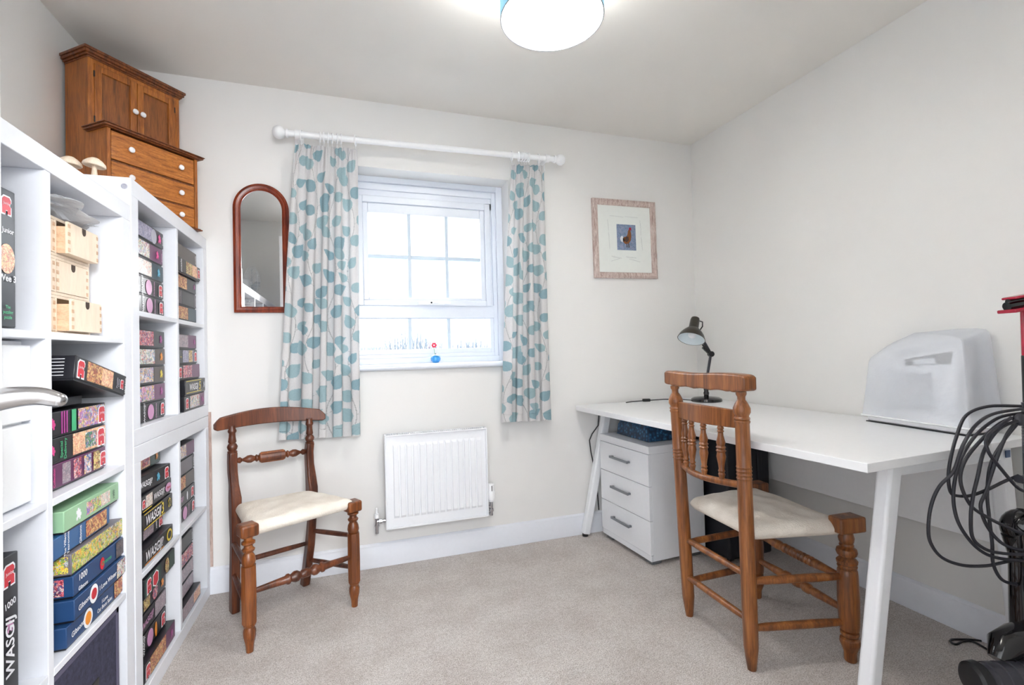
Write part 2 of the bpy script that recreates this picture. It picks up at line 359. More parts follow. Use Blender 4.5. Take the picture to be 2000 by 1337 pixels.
def tag(o, label, cat, group=None):
    o['label'] = label; o['category'] = cat
    if group: o['group'] = group
    return o
def struct(o): o['kind'] = 'structure'; return o
def thing(name, label, cat, loc=(0, 0, 0), rotz=0, group=None, rot=None):
    o = bpy.data.objects.new(name, None); COL.objects.link(o); o.empty_display_size = .05
    o.location = loc; o.rotation_euler = rot if rot else (0, 0, rotz)
    return tag(o, label, cat, group)
def smooth_path(P, k=6):
    P = [Vector(p) for p in P]; out = []
    for i in range(len(P) - 1):
        p0 = P[max(i - 1, 0)]; p1 = P[i]; p2 = P[i + 1]; p3 = P[min(i + 2, len(P) - 1)]
        for j in range(k):
            s_ = j / k; out.append(.5 * ((2 * p1) + (p2 - p0) * s_ + (2 * p0 - 5 * p1 + 4 * p2 - p3) * s_ ** 2 + (3 * p1 - p0 - 3 * p2 + p3) * s_ ** 3))
    out.append(P[-1]); return out
_txt = {}
def text_geo(body, shear=0, bold=0):
    key = (body, shear, bold)
    if key not in _txt:
        c = bpy.data.curves.new('t', 'FONT'); c.body = body; c.size = 1; c.shear = shear; c.align_x = 'CENTER'; c.align_y = 'CENTER'; c.offset = bold; c.resolution_u = 3
        o = bpy.data.objects.new('t', c); COL.objects.link(o); dg = bpy.context.evaluated_depsgraph_get(); me = o.evaluated_get(dg).to_mesh()
        vs = [tuple(v.co) for v in me.vertices]; fs = [tuple(p.vertices) for p in me.polygons]
        o.evaluated_get(dg).to_mesh_clear(); bpy.data.objects.remove(o); bpy.data.curves.remove(c)
        w = max([v[0] for v in vs]) - min([v[0] for v in vs]); _txt[key] = (vs, fs, w)
    return _txt[key]
def frame_mat(o, xd, yd, ang=0):
    xd = Vector(xd).normalized(); yd = Vector(yd).normalized()
    x2 = xd * math.cos(ang) + yd * math.sin(ang); y2 = -xd * math.sin(ang) + yd * math.cos(ang); z = x2.cross(y2); o = Vector(o)
    return Matrix(((x2.x, y2.x, z.x, o.x), (x2.y, y2.y, z.y, o.y), (x2.z, y2.z, z.z, o.z), (0, 0, 0, 1)))
def add_text(mb, body, o, xd, yd, size, width=None, ang=0, shear=0, bold=0, depth=.0004):
    vs, fs, w = text_geo(body, shear, bold)
    sx = size if width is None else width / w
    m_ = frame_mat(o, xd, yd, ang)
    mb.add([(x * sx, y * size, depth) for x, y, z in vs], fs, m_); return mb

# ================================================================== STRUCTURE
XL, XR, YB, H = -.994, 2.0611, 2.4782, 2.3
WX0, WX1, WZ0, WZ1 = -.022, .845, .985, 1.970
DX0, DX1, DZ, YF = -.467, .38, 1.99, -.02
struct(MB().box(XL - .1, XR + .1, -1.6, YB + .2, -.12, 0).build('floor', 'carpet', smooth=False))
struct(MB().box(XL - .1, XR + .1, -1.6, YB + .3, H, H + .1).build('ceiling', 'ceiling', smooth=False))
struct(MB().box(XL - .1, XL, -1.6, YB + .2, 0, H).build('wall_left', 'wall', smooth=False))
struct(MB().box(XR, XR + .1, -.12, YB + .2, 0, H).build('wall_right', 'wall', smooth=False))
b_ = MB(); T = .24
b_.box(XL, WX0, YB, YB + T, 0, H); b_.box(WX1, XR, YB, YB + T, 0, H); b_.box(WX0, WX1, YB, YB + T, 0, WZ0 - .02); b_.box(WX0, WX1, YB, YB + T, WZ1, H)
struct(b_.build('wall_back', 'wall', smooth=False))
b_ = MB(); b_.box(XL, DX0 - .03, YF - .1, YF, 0, H); b_.box(DX1 + .03, XR, YF - .1, YF, 0, H); b_.box(DX0 - .03, DX1 + .03, YF - .1, YF, DZ + .03, H)
struct(b_.build('wall_front', 'wall', smooth=False))
b_ = MB(); b_.box(DX0 - .03, DX0, YF - .11, YF + .01, 0, DZ); b_.box(DX1, DX1 + .03, YF - .11, YF + .01, 0, DZ); b_.box(DX0 - .03, DX1 + .03, YF - .11, YF + .01, DZ, DZ + .03)
b_.box(DX0 - .09, DX0 - .02, YF, YF + .018, 0, DZ + .09); b_.box(DX1 + .02, DX1 + .09, YF, YF + .018, 0, DZ + .09); b_.box(DX0 - .02, DX1 + .02, YF, YF + .018, DZ + .02, DZ + .09)
struct(b_.build('trim_1', 'skirting', bevel=.003))

def skirting(name, p, q, nrm):
    p = Vector(p); q = Vector(q); n = Vector(nrm)
    prof = [(0, 0), (.016, 0), (.016, .088), (.012, .096), (.012, .106), (.004, .1145), (0, .1145)]
    poly = [p + n * a + Vector((0, 0, z)) for a, z in prof]
    struct(MB().prism(poly, q - p).build(name, 'skirting', bevel=.0012))
skirting('baseboard_back', (XL, YB, 0), (XR, YB, 0), (0, -1, 0))
skirting('baseboard_right', (XR, YF, 0), (XR, YB - .016, 0), (-1, 0, 0))
skirting('baseboard_left', (XL, YF, 0), (XL, YB - .016, 0), (1, 0, 0))

# window
win = bpy.data.objects.new('window_1', None); COL.objects.link(win); win.location = (0, 0, 0); struct(win)
def ring_frame(mb, x0, x1, z0, z1, w, y0, y1, wb=None, wt=None):
    wb = wb or w; wt = wt or w
    mb.box(x0, x0 + w, y0, y1, z0, z1); mb.box(x1 - w, x1, y0, y1, z0, z1); mb.box(x0 + w, x1 - w, y0, y1, z0, z0 + wb); mb.box(x0 + w, x1 - w, y0, y1, z1 - wt, z1)
YW = 2.612
b_ = MB(); ring_frame(b_, WX0, WX1, WZ0, WZ1, .036, YW - .012, YW + .05, .03, .03); ring_frame(b_, WX0 + .036, WX1 - .036, WZ0 + .03, WZ1 - .03, .022, YW + .004, YW + .05, .02, .035); b_.box(WX0 + .05, WX1 - .05, YW + .014, YW + .05, 1.84, 1.91); b_.box(WX0 + .05, .075, YW + .014, YW + .05, 1.25, 1.88); b_.box(.75, WX1 - .05, YW + .014, YW + .05, 1.25, 1.88)
b_.box(WX0 + .058, WX1 - .058, YW - .002, YW + .05, 1.228, 1.298)
ring_frame(b_, WX0 + .058, WX1 - .058, WZ0 + .05, 1.228, .02, YW + .012, YW + .04, .026, .004)
b_.build('window_frame', 'upvc', win, bevel=.004)
b_ = MB(); ring_frame(b_, .052, .772, 1.292, 1.868, .032, YW - .016, YW + .034, .03, .036); ring_frame(b_, .084, .740, 1.322, 1.832, .026, YW - .006, YW + .03, .016, .05)
sash = b_.build('window_sash', 'upvc', win, bevel=.004)
b_ = MB()
for x in (.322, .524): b_.box(x - .009, x + .009, YW - .001, YW + .026, 1.337, 1.783)
for xa, xb in ((.11, .313), (.331, .515), (.533, .714)): b_.box(xa, xb, YW - .0005, YW + .025, 1.545, 1.563)
for x in (.318, .53): b_.box(x - .009, x + .009, YW + .012, YW + .03, 1.06, 1.226)
b_.build('glazing_bar', plain('pale_grey_bar', (200, 214, 226), .4), win, bevel=.002)
MB().box(.11, .714, YW + .008, YW + .012, 1.337, 1.783).build('glass_pane', 'glass', sash, smooth=False)
MB().box(WX0 + .07, WX1 - .07, YW + .018, YW + .022, 1.05, 1.23).build('glass_pane', 'glass', win, smooth=False)
b_ = MB(); b_.box(.36, .50, YW - .03, YW - .016, 1.296, 1.312); b_.tube([(.42, YW - .03, 1.304), (.42, YW - .045, 1.306), (.46, YW - .05, 1.306), (.53, YW - .05, 1.306)], [.006, .008, .007, .005], 10)
b_.build('window_handle', 'white', sash, bevel=.002)
MB().ball((.426, YW - .052, 1.306), .005).build('key_lock', 'black', sash)
b_ = MB(); poly = [(0, YB + .14, .957), (0, 2.454, .957), (0, 2.446, .963), (0, 2.443, .971), (0, 2.446, .979), (0, 2.454, .985), (0, YB + .14, .985)]
b_.prism([(-.075, y, z) for _, y, z in poly], (.985, 0, 0)); sill = b_.build('window_sill', 'upvc', win, angle=50)

# door leaf standing open on the left, with its lever handle
door = bpy.data.objects.new('door_1', None); COL.objects.link(door); door.location = (0, 0, 0); struct(door)
b_ = MB(); b_.box(-.487, -.447, .04, .85, .01, 1.97); b_.build('door_leaf', 'white', door, bevel=.002)
hz = .985
b_ = MB(); b_.lathe([(0, .026), (.006, .026), (.008, .023), (.009, .01)], (-.447, .79, hz), (-.4, .79, hz), 28); b_.build('handle_rose', 'steel', door)
pts = smooth_path([(-.445, .79, hz - .001), (-.425, .795, hz + .006), (-.405, .803, hz + .009), (-.388, .81, hz + .008), (-.376, .813, hz + .004), (-.370, .814, hz + .002)], 5)
b_ = MB(); b_.tube(pts, [.0158 - .0066 * (i / (len(pts) - 1)) for i in range(len(pts))], 24, squash=1.0); b_.ball((-.3695, .814, hz + .0018), .0091, 18, (1, 1, 1))
hd = b_.build('door_handle', 'steel', door, angle=60)

# outdoors: a field and a line of bare winter trees beyond the window
o_ = MB().box(-60, 80, 5, 120, -2.9, -2.8).build('ground', 'field', smooth=False); struct(o_)
b_ = MB(); rr = random.Random(3)
for i in range(1900):
    x = rr.uniform(-9, 16); y = 30 + rr.uniform(-1.2, 1.2); h = 1.75 + .35 * math.sin(x * .6) + .3 * math.sin(x * 1.7 + 1) + rr.uniform(-.3, .75); z0 = rr.uniform(-2.8, .9)
    dx = rr.uniform(-.3, .3); b_.tube([(x, y, z0), (x + dx * .4, y, (z0 + h) / 2), (x + dx, y, h)], [.026, .018, .005], 4, cap=False)
o_ = b_.build('bare_hedge', 'twig', smooth=False, recalc=False); tag(o_, 'line of bare winter trees seen through the lower window panes', 'hedge'); o_['kind'] = 'stuff'

# ================================================================== SHELVING
def shelf_unit(name, label, y0, n, m_, z0, lens, Hs, wid):
    """n columns, m rows; lens = column boundaries (inner edges pairs), Hs = shelf (bottom, top) pairs"""
    x0, x1 = -.98, -.5909
    t = thing(name, label, 'shelving unit', (x0, y0, z0), 0)
    L = lambda x, y, z: (x - x0, y - y0, z - z0)
    def bx(nm, xa, xb, ya, yb, za, zb, bevel=.0015):
        a = L(xa, ya, za); b = L(xb, yb, zb); MB().box(a[0], b[0], a[1], b[1], a[2], b[2]).build(nm, 'shelf', t, bevel=bevel)
    y1 = lens[-1][1]; zt = Hs[-1][1]
    bx('side_panel', x0, x1, lens[0][0], lens[0][1], Hs[0][1], Hs[-1][0]); bx('side_panel', x0, x1, lens[-1][0], lens[-1][1], Hs[0][1], Hs[-1][0])
    bx('top_panel', x0, x1, y0, y1, *Hs[-1]); bx('bottom_panel', x0, x1, y0, y1, *Hs[0])
    for a, b in lens[1:-1]: bx('divider', x0, x1 - .001, a, b, Hs[0][1], Hs[-1][0])
    for za, zb in Hs[1:-1]:
        ed = [l for l in lens]
        for i in range(len(ed) - 1): bx('shelf_board', x0, x1 - .001, ed[i][1], ed[i + 1][0], za, zb)
    bx('back_panel', x0 - .006, x0 - .0005, y0 + .01, y1 - .01, z0 + .01, zt - .01, 0)
    return t, L
U1C = [(.187, .237), (.555, .571), (.907, .923), (1.259, 1.279), (1.624, 1.674)]
U1Z = [(0, .05), (.382, .398), (.735, .751), (1.086, 1.102), (1.440, 1.487)]
u1, _ = shelf_unit('shelving_unit', 'large white open shelving unit nearest the door, wooden mini chests in its top corner', .187, 4, 4, 0, U1C, U1Z, 0)
U2C = [(1.682, 1.732), (2.075, 2.095), (2.424, 2.472)]
u2, L2 = shelf_unit('shelving_unit', 'lower of two stacked white shelving units beside the back wall, standing on the carpet', 1.682, 2, 2, 0, U2C, [(0, .05), (.385, .401), (.736, .786)], 0)
u3, L3 = shelf_unit('shelving_unit', 'upper of two stacked white shelving units, brown cabinet standing on top of it', 1.682, 2, 2, .787, U2C, [(.787, .836), (1.171, 1.187), (1.522, 1.572)], 0)
for o_ in (u2, u3): o_['group'] = 'pair of stacked shelving units'
b_ = MB(); p = L3(-.607, 1.682, 1.545); b_.lathe([(0, .008), (.002, .008), (.0025, .006), (.001, .005), (.001, .002)], p, (p[0], p[1] - .01, p[2]), 18); b_.build('cam_screw', 'ink_grey', u3)

# white two-drawer insert in the near unit
t = thing('drawer_insert', 'white two-drawer insert filling a cell behind the door handle', 'drawers', (-.955, .93, .752))
MB().box(0, .326, 0, .322, .002, .33).build('carcass', 'white', t, bevel=.001)
for z0, z1 in ((.006, .163), (.169, .322)):
    dr = MB().box(.3265, .342, .002, .320, z0, z1).build('drawer_front', 'white', t, bevel=.002)
    MB().ball((.350, .16, (z0 + z1) / 2), .011).build('drawer_knob', 'chrome', dr)

# ------------------------------------------------------------------ puzzle boxes
def piece_poly(w, h, x0=0, y0=0):
    """jigsaw piece outline with a tab and a notch"""
    P = [(0, 0), (.32, 0), (.30, .10), (.36, .2), (.5, .24), (.64, .2), (.70, .10), (.68, 0), (1, 0), (1, .33), (1.1, .31), (1.2, .38), (1.22, .5), (1.2, .62), (1.1, .69), (1, .67), (1, 1), (.68, 1), (.7, 1.1), (.62, 1.2), (.5, 1.22), (.38, 1.2), (.3, 1.1), (.32, 1), (0, 1), (0, .67), (.1, .69), (.18, .6), (.18, .4), (.1, .31), (0, .33)]
    return [(x0 + (a - .5) * w, y0 + (b - .5) * h) for a, b in P]
def logo_poly(w, h, x0, y0):
    P = [(-.5, -.5), (-.12, -.5), (-.12, -.28), (.12, -.28), (.12, -.5), (.5, -.5), (.5, -.05), (.36, 0), (.36, .12), (.5, .18), (.5, .36), (.34, .5), (-.28, .5), (-.5, .34)]
    return [(x0 + a * w, y0 + b * h) for a, b in P]
def hexa(w, h, x0, y0): return [(x0 + a * w, y0 + b * h) for a, b in ((-.5, -.28), (0, -.5), (.5, -.28), (.5, .3), (.1, .5), (-.5, .35))]
def oval(w, h, x0, y0, n=20): return [(x0 + w / 2 * math.cos(2 * PI * i / n), y0 + h / 2 * math.sin(2 * PI * i / n)) for i in range(n)]
BOX_GROUP = 'boxed jigsaw puzzles stacked in the white shelving'
def flat(mb, poly, d0=0, d1=.0005, vert=False):
    mb.prism([(d0, a, b) for a, b in poly], (d1, 0, 0)); return mb
def puzzle(label, loc, w=.27, h=.0585, d=.35, lid='pz_black', feats=(), rot=(0, 0, 0), cat='puzzle box', group=BOX_GROUP, end=None, name='puzzle_box', gap=True):
    """local frame: front face in the plane x=0 (facing +x), y from 0 to w, z from 0 to h"""
    t = thing(name, label, cat, loc, rot=rot, group=group)
    MB().box(-d, 0, 0, w, .004, h - .0005).build('lid', lid, t, bevel=.0018)
    if gap: MB().box(-d + .003, -.003, .003, w - .003, 0, .0045).build('base_tray', 'pz_ink', t)
    for fi, ft in enumerate(feats):
        k = ft[0]; dd = fi * .0003
        if k == 'pic':
            _, a, b, art = ft[:4]; mg = ft[4] if len(ft) > 4 else .004
            flat(MB(), [(a * w, .004 + mg), (b * w, .004 + mg), (b * w, h - mg), (a * w, h - mg)], dd, .0004).build('picture_panel', 'art_' + art, t, smooth=False)
        elif k == 'band':
            _, a, b, mt = ft; flat(MB(), [(a * w, .0055), (b * w, .0055), (b * w, h - .002), (a * w, h - .002)], dd, .0003).build('colour_band', mt, t, smooth=False)
        elif k == 'logo':
            _, c, s_ = ft[:3]; zc = ft[3] * h if len(ft) > 3 else h / 2
            o_ = flat(MB(), logo_poly(s_ * 1.0, s_ * 1.28, c * w, zc), dd + .0004, .0004).build('logo_border', 'ink_white', t, smooth=False)
            flat(MB(), logo_poly(s_ * .82, s_ * 1.08, c * w, zc), dd + .0008, .0003).build('logo', 'ink_red', t, smooth=False)
            mb = MB(); add_text(mb, 'Jumbo', (dd + .0012, c * w, zc + s_ * .12), (0, 1, 0), (0, 0, 1), s_ * .26); mb.build('logo_text', 'ink_white', t, smooth=False, recalc=False)
        elif k == 'piece':
            _, c, s_, mt = ft[:4]; flat(MB(), piece_poly(s_ * .5, s_ * .62, c * w, h / 2), dd + .0005, .0004).build('piece_motif', mt, t, smooth=False)
        elif k == 'oval':
            _, c, sw, sh, mt = ft; flat(MB(), oval(sw, sh, c * w, h / 2), dd + .0004, .0004).build('round_motif', mt, t, smooth=False)
        elif k == 'hex':
            _, c, sw, sh, mt = ft
            flat(MB(), hexa(sw, sh, c * w, h / 2), dd + .0004, .0003).build('badge_border', 'ink_white', t, smooth=False)
            flat(MB(), hexa(sw * .84, sh * .84, c * w, h / 2), dd + .0007, .0003).build('badge', mt, t, smooth=False)
        elif k == 'text':
            _, c, body, size, mt = ft[:5]; ang = ft[5] if len(ft) > 5 else 0; sh = ft[6] if len(ft) > 6 else 0; zc = ft[7] * h if len(ft) > 7 else h / 2; bold = ft[8] if len(ft) > 8 else .02
            mb = MB()
            if len(body) and body.count('|'):
                pl = body.split('|')
                for i, q in enumerate(pl):
                    off = (len(pl) / 2 - .5 - i) * size * 1.1
                    if ang: o2 = (dd + .0009, c * w - off * math.sin(ang) * 1.0, zc)
                    else: o2 = (dd + .0009, c * w, zc + off)
                    add_text(mb, q, o2, (0, 1, 0), (0, 0, 1), size, ang=ang, shear=sh, bold=bold)
            else: add_text(mb, body, (dd + .0009, c * w, zc), (0, 1, 0), (0, 0, 1), size, ang=ang, shear=sh, bold=bold)
            mb.build('title', mt, t, smooth=False, recalc=False)
        elif k == 'line':
            _, a, b, z, mt = ft; flat(MB(), [(a * w, z * h - .0012), (b * w, z * h - .0012), (b * w, z * h + .0012), (a * w, z * h + .0012)], dd + .0005, .0004).build('rule_line', mt, t, smooth=False)
    if end:   # print on the near end face (y=0, facing -y)
        for ft in end:
            if ft[0] == 'pic':
                _, a, b, art = ft; MB().box(-a * d, -b * d, -.0005, 0, .008, h - .005).build('end_picture', 'art_' + art, t, smooth=False)
            elif ft[0] == 'oval':
                _, c, sw, sh, body = ft
                pl = [(-c * d + x, -.0002, z) for x, z in oval(sw, sh, 0, h * .45)]
                MB().prism(pl, (0, -.0004, 0)).build('end_badge', 'ink_white', t, smooth=False)
                mb = MB(); add_text(mb, body, (-c * d, -.0008, h * .45), (1, 0, 0), (0, 0, 1), sh * .62, depth=.0003); mb.build('end_text', 'pz_navy', t, smooth=False, recalc=False)
            elif ft[0] == 'lines':
                mb = MB(); q = random.Random(5)
                for i in range(6):
                    z = h * (.84 - i * .13); l = q.uniform(.06, .12); mb.box(-.02 - l, -.02, -.0006, 0, z, z + .0014)
                mb.build('end_small_print', 'ink_white', t, smooth=False)
    return t

def col_stack(cell, y_right, x_front, z0, boxes, h=.0600, w=.27):
    """boxes listed from the top of the stack down"""
    n = len(boxes)
    for i, (desc, feats, opt) in enumerate(boxes):
        z = z0 + .0014 + (n - 1 - i) * h
        pos = ['topmost', 'second', 'third', 'fourth', 'fifth', 'sixth'][i]
        if i == n - 1: pos = 'lowest'
        ww = opt.get('w', w)
        puzzle("%s, %s in %s stack" % (desc, pos, cell), (x_front + opt.get('dx', 0), y_right + opt.get('dy', 0) - ww, z), ww, opt.get('h', h - .0008), opt.get('d', .335), opt.get('lid', 'pz_black'), feats, rot=opt.get('rot', (0, 0, 0)))
PI2 = PI / 2
jum = lambda: [('piece', .12, .036, 'ink_orange'), ('text', .30, 'WASGIJ?', .017, 'ink_white', PI2, .15), ('oval', .50, .052, .05, 'ink_lilac'), ('text', .66, 'Christmas', .012, 'ink_lilac', PI2), ('logo', .88, .032)]
XF = -.62
col_stack("upper unit's upper left", 2.034, XF, 1.187, [
 ('slate puzzle box with pale disc and pink piece', [('pic', .01, .62, 'lav'), ('oval', .66, .05, .05, 'ink_grey'), ('piece', .85, .04, 'ink_pink'), ('text', .95, 'puzzle', .012, 'ink_white', PI2)], {}),
 ('white and blue puzzle box with purple end', [('band', .55, .99, 'pz_purple'), ('pic', .01, .55, 'multi'), ('piece', .80, .036, 'ink_pink'), ('text', .94, 'puzzle', .012, 'ink_lilac', PI2)], {'dy': -.008}),
 ('pale pastel puzzle box with teal end', [('band', .6, .99, 'pz_teal'), ('pic', .01, .6, 'pastel'), ('piece', .83, .036, 'ink_cyan')], {'dy': -.005}),
 ('black puzzle box with orange piece and red logo', jum(), {'dy': -.005}),
 ('black puzzle box with pale oval and red logo', jum(), {}),
])
col_stack("upper unit's upper right", 2.395, -.61, 1.187, [
 ('brown-grey puzzle box with white end lettering', [('band', .12, .99, 'pz_brown'), ('pic', 0.01, .12, 'gold'), ('text', .93, 'puzzle', .014, 'ink_white', PI2)], {'w': .28}),
 ('puzzle box with lime picture beside red logo', [('text', .1, 'puzzle', .02, 'ink_white', PI2), ('pic', .32, .82, 'gold'), ('pic', .6, .84, 'peach'), ('logo', .91, .03)], {'dx': .012, 'w': .28, 'dy': .005}),
 ('puzzle box with red-gold picture and dark end', [('pic', .01, .55, 'warm'), ('piece', .9, .028, 'ink_magenta')], {'dy': -.012, 'w': .27}),
 ('charcoal puzzle box with faint narrow picture', [('band', .01, .99, 'pz_grey'), ('pic', .02, .25, 'dark'), ('band', .3, .9, 'pz_black'), ('text', .95, 'puzzle', .014, 'ink_white', PI2)], {'dy': -.012, 'w': .27}),
 ('puzzle box with red-brown picture and teal end', [('band', .6, .99, 'pz_teal'), ('pic', .01, .58, 'warm')], {'dy': -.012, 'w': .27}),
])
col_stack("upper unit's lower left", 2.034, XF, .836, [
 ('puzzle box with red picture and magenta piece', [('pic', .01, .62, 'redpink'), ('piece', .86, .036, 'ink_magenta')], {}),
 ('puzzle box with gold piece on brown end', [('band', .66, .99, 'pz_brown'), ('pic', .01, .64, 'multi'), ('piece', .86, .036, 'ink_orange')], {'dy': .003}),
 ('blue and white puzzle box with yellow piece', [('band', .62, .99, 'pz_brown'), ('pic', .01, .6, 'bluemix'), ('piece', .86, .036, 'ink_yellow')], {}),
 ('floral puzzle box with purple end', [('band', .62, .99, 'pz_purple'), ('pic', .01, .62, 'floral'), ('piece', .86, .036, 'ink_magenta')], {}),
 ('black puzzle box with pink oval and orange piece', jum(), {}),
])
col_stack("upper unit's lower right", 2.38, -.61, .836, [
 ('grey-pink puzzle box with dark purple end', [('band', .58, .99, 'pz_purple'), ('pic', .01, .58, 'faded'), ('piece', .88, .03, 'ink_magenta')], {}),
 ('black puzzle box with striped picture and red logo', [('line', .2, .24, .5, 'ink_yellow'), ('pic', .3, .82, 'lav'), ('pic', .58, .75, 'gold'), ('logo', .9, .032)], {'dy': .006}),
 ('puzzle box with red logo at its left', [('band', .6, .99, 'pz_purple'), ('logo', .07, .032), ('pic', .18, .6, 'redpink')], {'dx': .008, 'dy': .01}),
 ('yellow-edged black WASGIJ 5 puzzle box jutting out', [('line', .05, .78, .92, 'ink_yellow'), ('line', .05, .78, .16, 'ink_yellow'), ('text', .38, 'WASGIJ', .034, 'ink_white', 0, .2), ('text', .68, '5', .046, 'ink_yellow', 0, .1), ('piece', .9, .034, 'ink_grey')], {'dx': .025, 'dy': .022}),
 ('multicoloured puzzle box with purple right end', [('band', .74, .99, 'pz_purple'), ('logo', .12, .032), ('pic', .26, .72, 'multi'), ('piece', .88, .03, 'ink_magenta')], {'dx': .022, 'dy': .02}),
])
col_stack("lower unit's upper right", 2.37, -.62, .401, [
 ('blue and white puzzle box with plum end', [('band', .6, .99, 'pz_purple'), ('pic', .01, .6, 'bluemix')], {}),
 ('dark grey puzzle box with narrow dark picture', [('pic', .01, .3, 'dark'), ('band', .34, .88, 'pz_grey'), ('text', .94, 'puzzle', .014, 'ink_white', PI2)], {'dy': -.004}),
 ('cream-red puzzle box with brown end', [('band', .58, .99, 'pz_brown'), ('pic', .01, .56, 'warm')], {'dy': -.004}),
 ('black puzzle box with small pink lettering', [('text', .28, 'WASGIJ?', .022, 'ink_lilac', .05, .2), ('oval', .62, .014, .034, 'ink_white'), ('logo', .86, .032)], {}),
 ('black puzzle box with orange piece and oval', jum(), {}),
])
col_stack("lower unit's lower right", 2.335, -.62, .05, [
 ('thin dark grey puzzle box', [('pic', .01, .4, 'dark'), ('text', .93, 'puzzle', .012, 'ink_white', PI2)], {}),
 ('blue and red puzzle box', [('pic', .01, .98, 'redpink', .003)], {}),
 ('faded grey-pink puzzle box', [('band', .01, .99, 'pz_grey'), ('pic', .01, .98, 'faded', .003)], {}),
 ('faded grey puzzle box', [('pic', .01, .98, 'faded', .003)], {}),
 ('grey-pink puzzle box jutting forward', [('pic', .01, .98, 'faded', .003), ('pic', .6, .97, 'peach', .008)], {'dx': .02, 'dy': .02}),
], h=.0585, w=.236)
col_stack("lower unit's lower left", 2.03, -.62, .05, [
 ('green-black puzzle box with red logo and badge', [('band', .01, .5, 'pz_green'), ('band', .8, .99, 'pz_green'), ('logo', .12, .036), ('hex', .32, .048, .052, 'ink_red'), ('oval', .70, .036, .05, 'art_gold')], {'dx': .02, 'dy': .015}),
 ('dark puzzle box with badge and gold piece', [('hex', .12, .048, .05, 'art_garden'), ('pic', .28, .46, 'gold'), ('oval', .62, .045, .05, 'art_redpink'), ('piece', .86, .036, 'ink_orange')], {'dy': -.01}),
 ('black WASGIJ puzzle box with grey end picture', [('piece', .08, .04, 'ink_yellow'), ('text', .38, 'WASGIJ?', .026, 'ink_lilac', .1, .2), ('pic', .62, .97, 'faded')], {'dy': -.01}),
 ('black puzzle box with two ovals and logo', [('piece', .1, .044, 'ink_orange'), ('text', .27, 'WASGIJ?', .017, 'ink_white', PI2, .15), ('oval', .46, .05, .052, 'ink_lilac'), ('oval', .64, .018, .048, 'ink_orange'), ('logo', .88, .034)], {'dy': -.012}),
 ('purple puzzle box with red-gold picture', [('band', .5, .99, 'pz_purple'), ('pic', .16, .66, 'warm'), ('logo', .08, .034), ('piece', .86, .034, 'ink_magenta')], {'dx': .02, 'dy': .01}),
], h=.063)
wz = .401
cellA = 'upper left cell of the lower unit'
sp = .0548
def wbox(i, desc, feats, **o):
    puzzle('%s, lower unit upper left stack' % desc, (o.get('x', -.60), o.get('y', 1.764), wz + .0014 + i * sp + o.get('z', 0)), .265, sp - .0012, .335, o.get('lid', 'pz_black'), feats, rot=o.get('rot', (0, 0, 0)))
wbox(0, 'lowest puzzle box with large white WASGIJ', [('text', .34, 'WASGIJ?', .040, 'ink_white', 0, .25), ('line', .05, .66, .13, 'ink_orange'), ('oval', .86, .05, .04, 'ink_yellow'), ('oval', .86, .034, .026, 'pz_ink')])
wbox(1, 'black puzzle box with orange piece and grey picture', [('piece', .18, .036, 'ink_orange'), ('pic', .34, .66, 'faded'), ('text', .74, 'puzzle', .012, 'ink_white', PI2), ('logo', .9, .032)], x=-.625, y=1.752)
wbox(2, 'black WASGIJ puzzle box with big yellow 3', [('text', .32, 'WASGIJ', .038, 'ink_white', 0, .25), ('text', .62, '3', .05, 'ink_yellow', 0, .1), ('line', .04, .7, .12, 'ink_yellow'), ('line', .04, .6, .95, 'ink_yellow'), ('piece', .87, .040, 'ink_yellow'), ('piece', .87, .030, 'pz_ink')])
wbox(3, 'black WASGIJ puzzle box with pink oval badge', [('pic', .14, .34, 'pastel', .006), ('logo', .07, .022), ('text', .54, 'WASGIJ?', .026, 'ink_white', 0, .25), ('line', .04, .3, .1, 'ink_yellow'), ('oval', .87, .056, .03, 'ink_lilac'), ('text', .87, 'Jigsaw', .014, 'ink_red')], x=-.603)
wbox(4, 'crooked black WASGIJ puzzle box with blue piece', [('text', .3, 'WASGIJ?', .024, 'ink_white', 0, .25), ('piece', .64, .034, 'ink_cyan'), ('logo', .88, .030)], x=-.617, y=1.742, rot=(0, 0, math.radians(-4)))
wbox(5, 'topmost pushed-back peach puzzle box', [('band', .66, .99, 'pz_green'), ('pic', .01, .64, 'peach'), ('pic', .4, .62, 'redpink', .01), ('piece', .86, .034, 'ink_orange')], x=-.637, y=1.770)

# near unit, column next to the far units
for i, (desc, lid, feats) in enumerate([
 ('plum puzzle box with four small bottles pictured, lowest of the second cell', 'pz_purple', [('text', .12, 'The Christmas|Collection', .010, 'ink_pink', PI2)] + [('pic', a, a + .12, art, .004) for a, art in ((.26, 'faded'), (.43, 'redpink'), (.60, 'bluemix'), (.76, 'gold'))] + [('logo', .93, .030)]),
 ('puzzle box with peach blossom and green picture, titled Special Delivery', 'pz_black', [('piece', .12, .03, 'ink_pink'), ('text', .27, 'Special|Delivery', .014, 'ink_green', PI2), ('pic', .42, .99, 'peach', .002), ('pic', .62, .82, 'garden', .008), ('logo', .90, .038)]),
 ('puzzle box with lilac and yellow garden picture and violet stripes', 'pz_black', [('piece', .12, .034, 'ink_pink'), ('band', .25, .27, 'ink_magenta'), ('band', .285, .305, 'ink_magenta'), ('band', .32, .34, 'ink_magenta'), ('band', .40, .47, 'ink_green'), ('pic', .50, .98, 'floral', .003), ('logo', .91, .036)])]):
    puzzle(desc, (-.62, 1.304, .7525 + i * .0585), .28, .058, .34, lid, feats)
puzzle('open black puzzle tray under the tilted box in the second cell', (-.63, 1.30, .9295), .19, .026, .34, 'pz_ink', [], cat='box', gap=False)
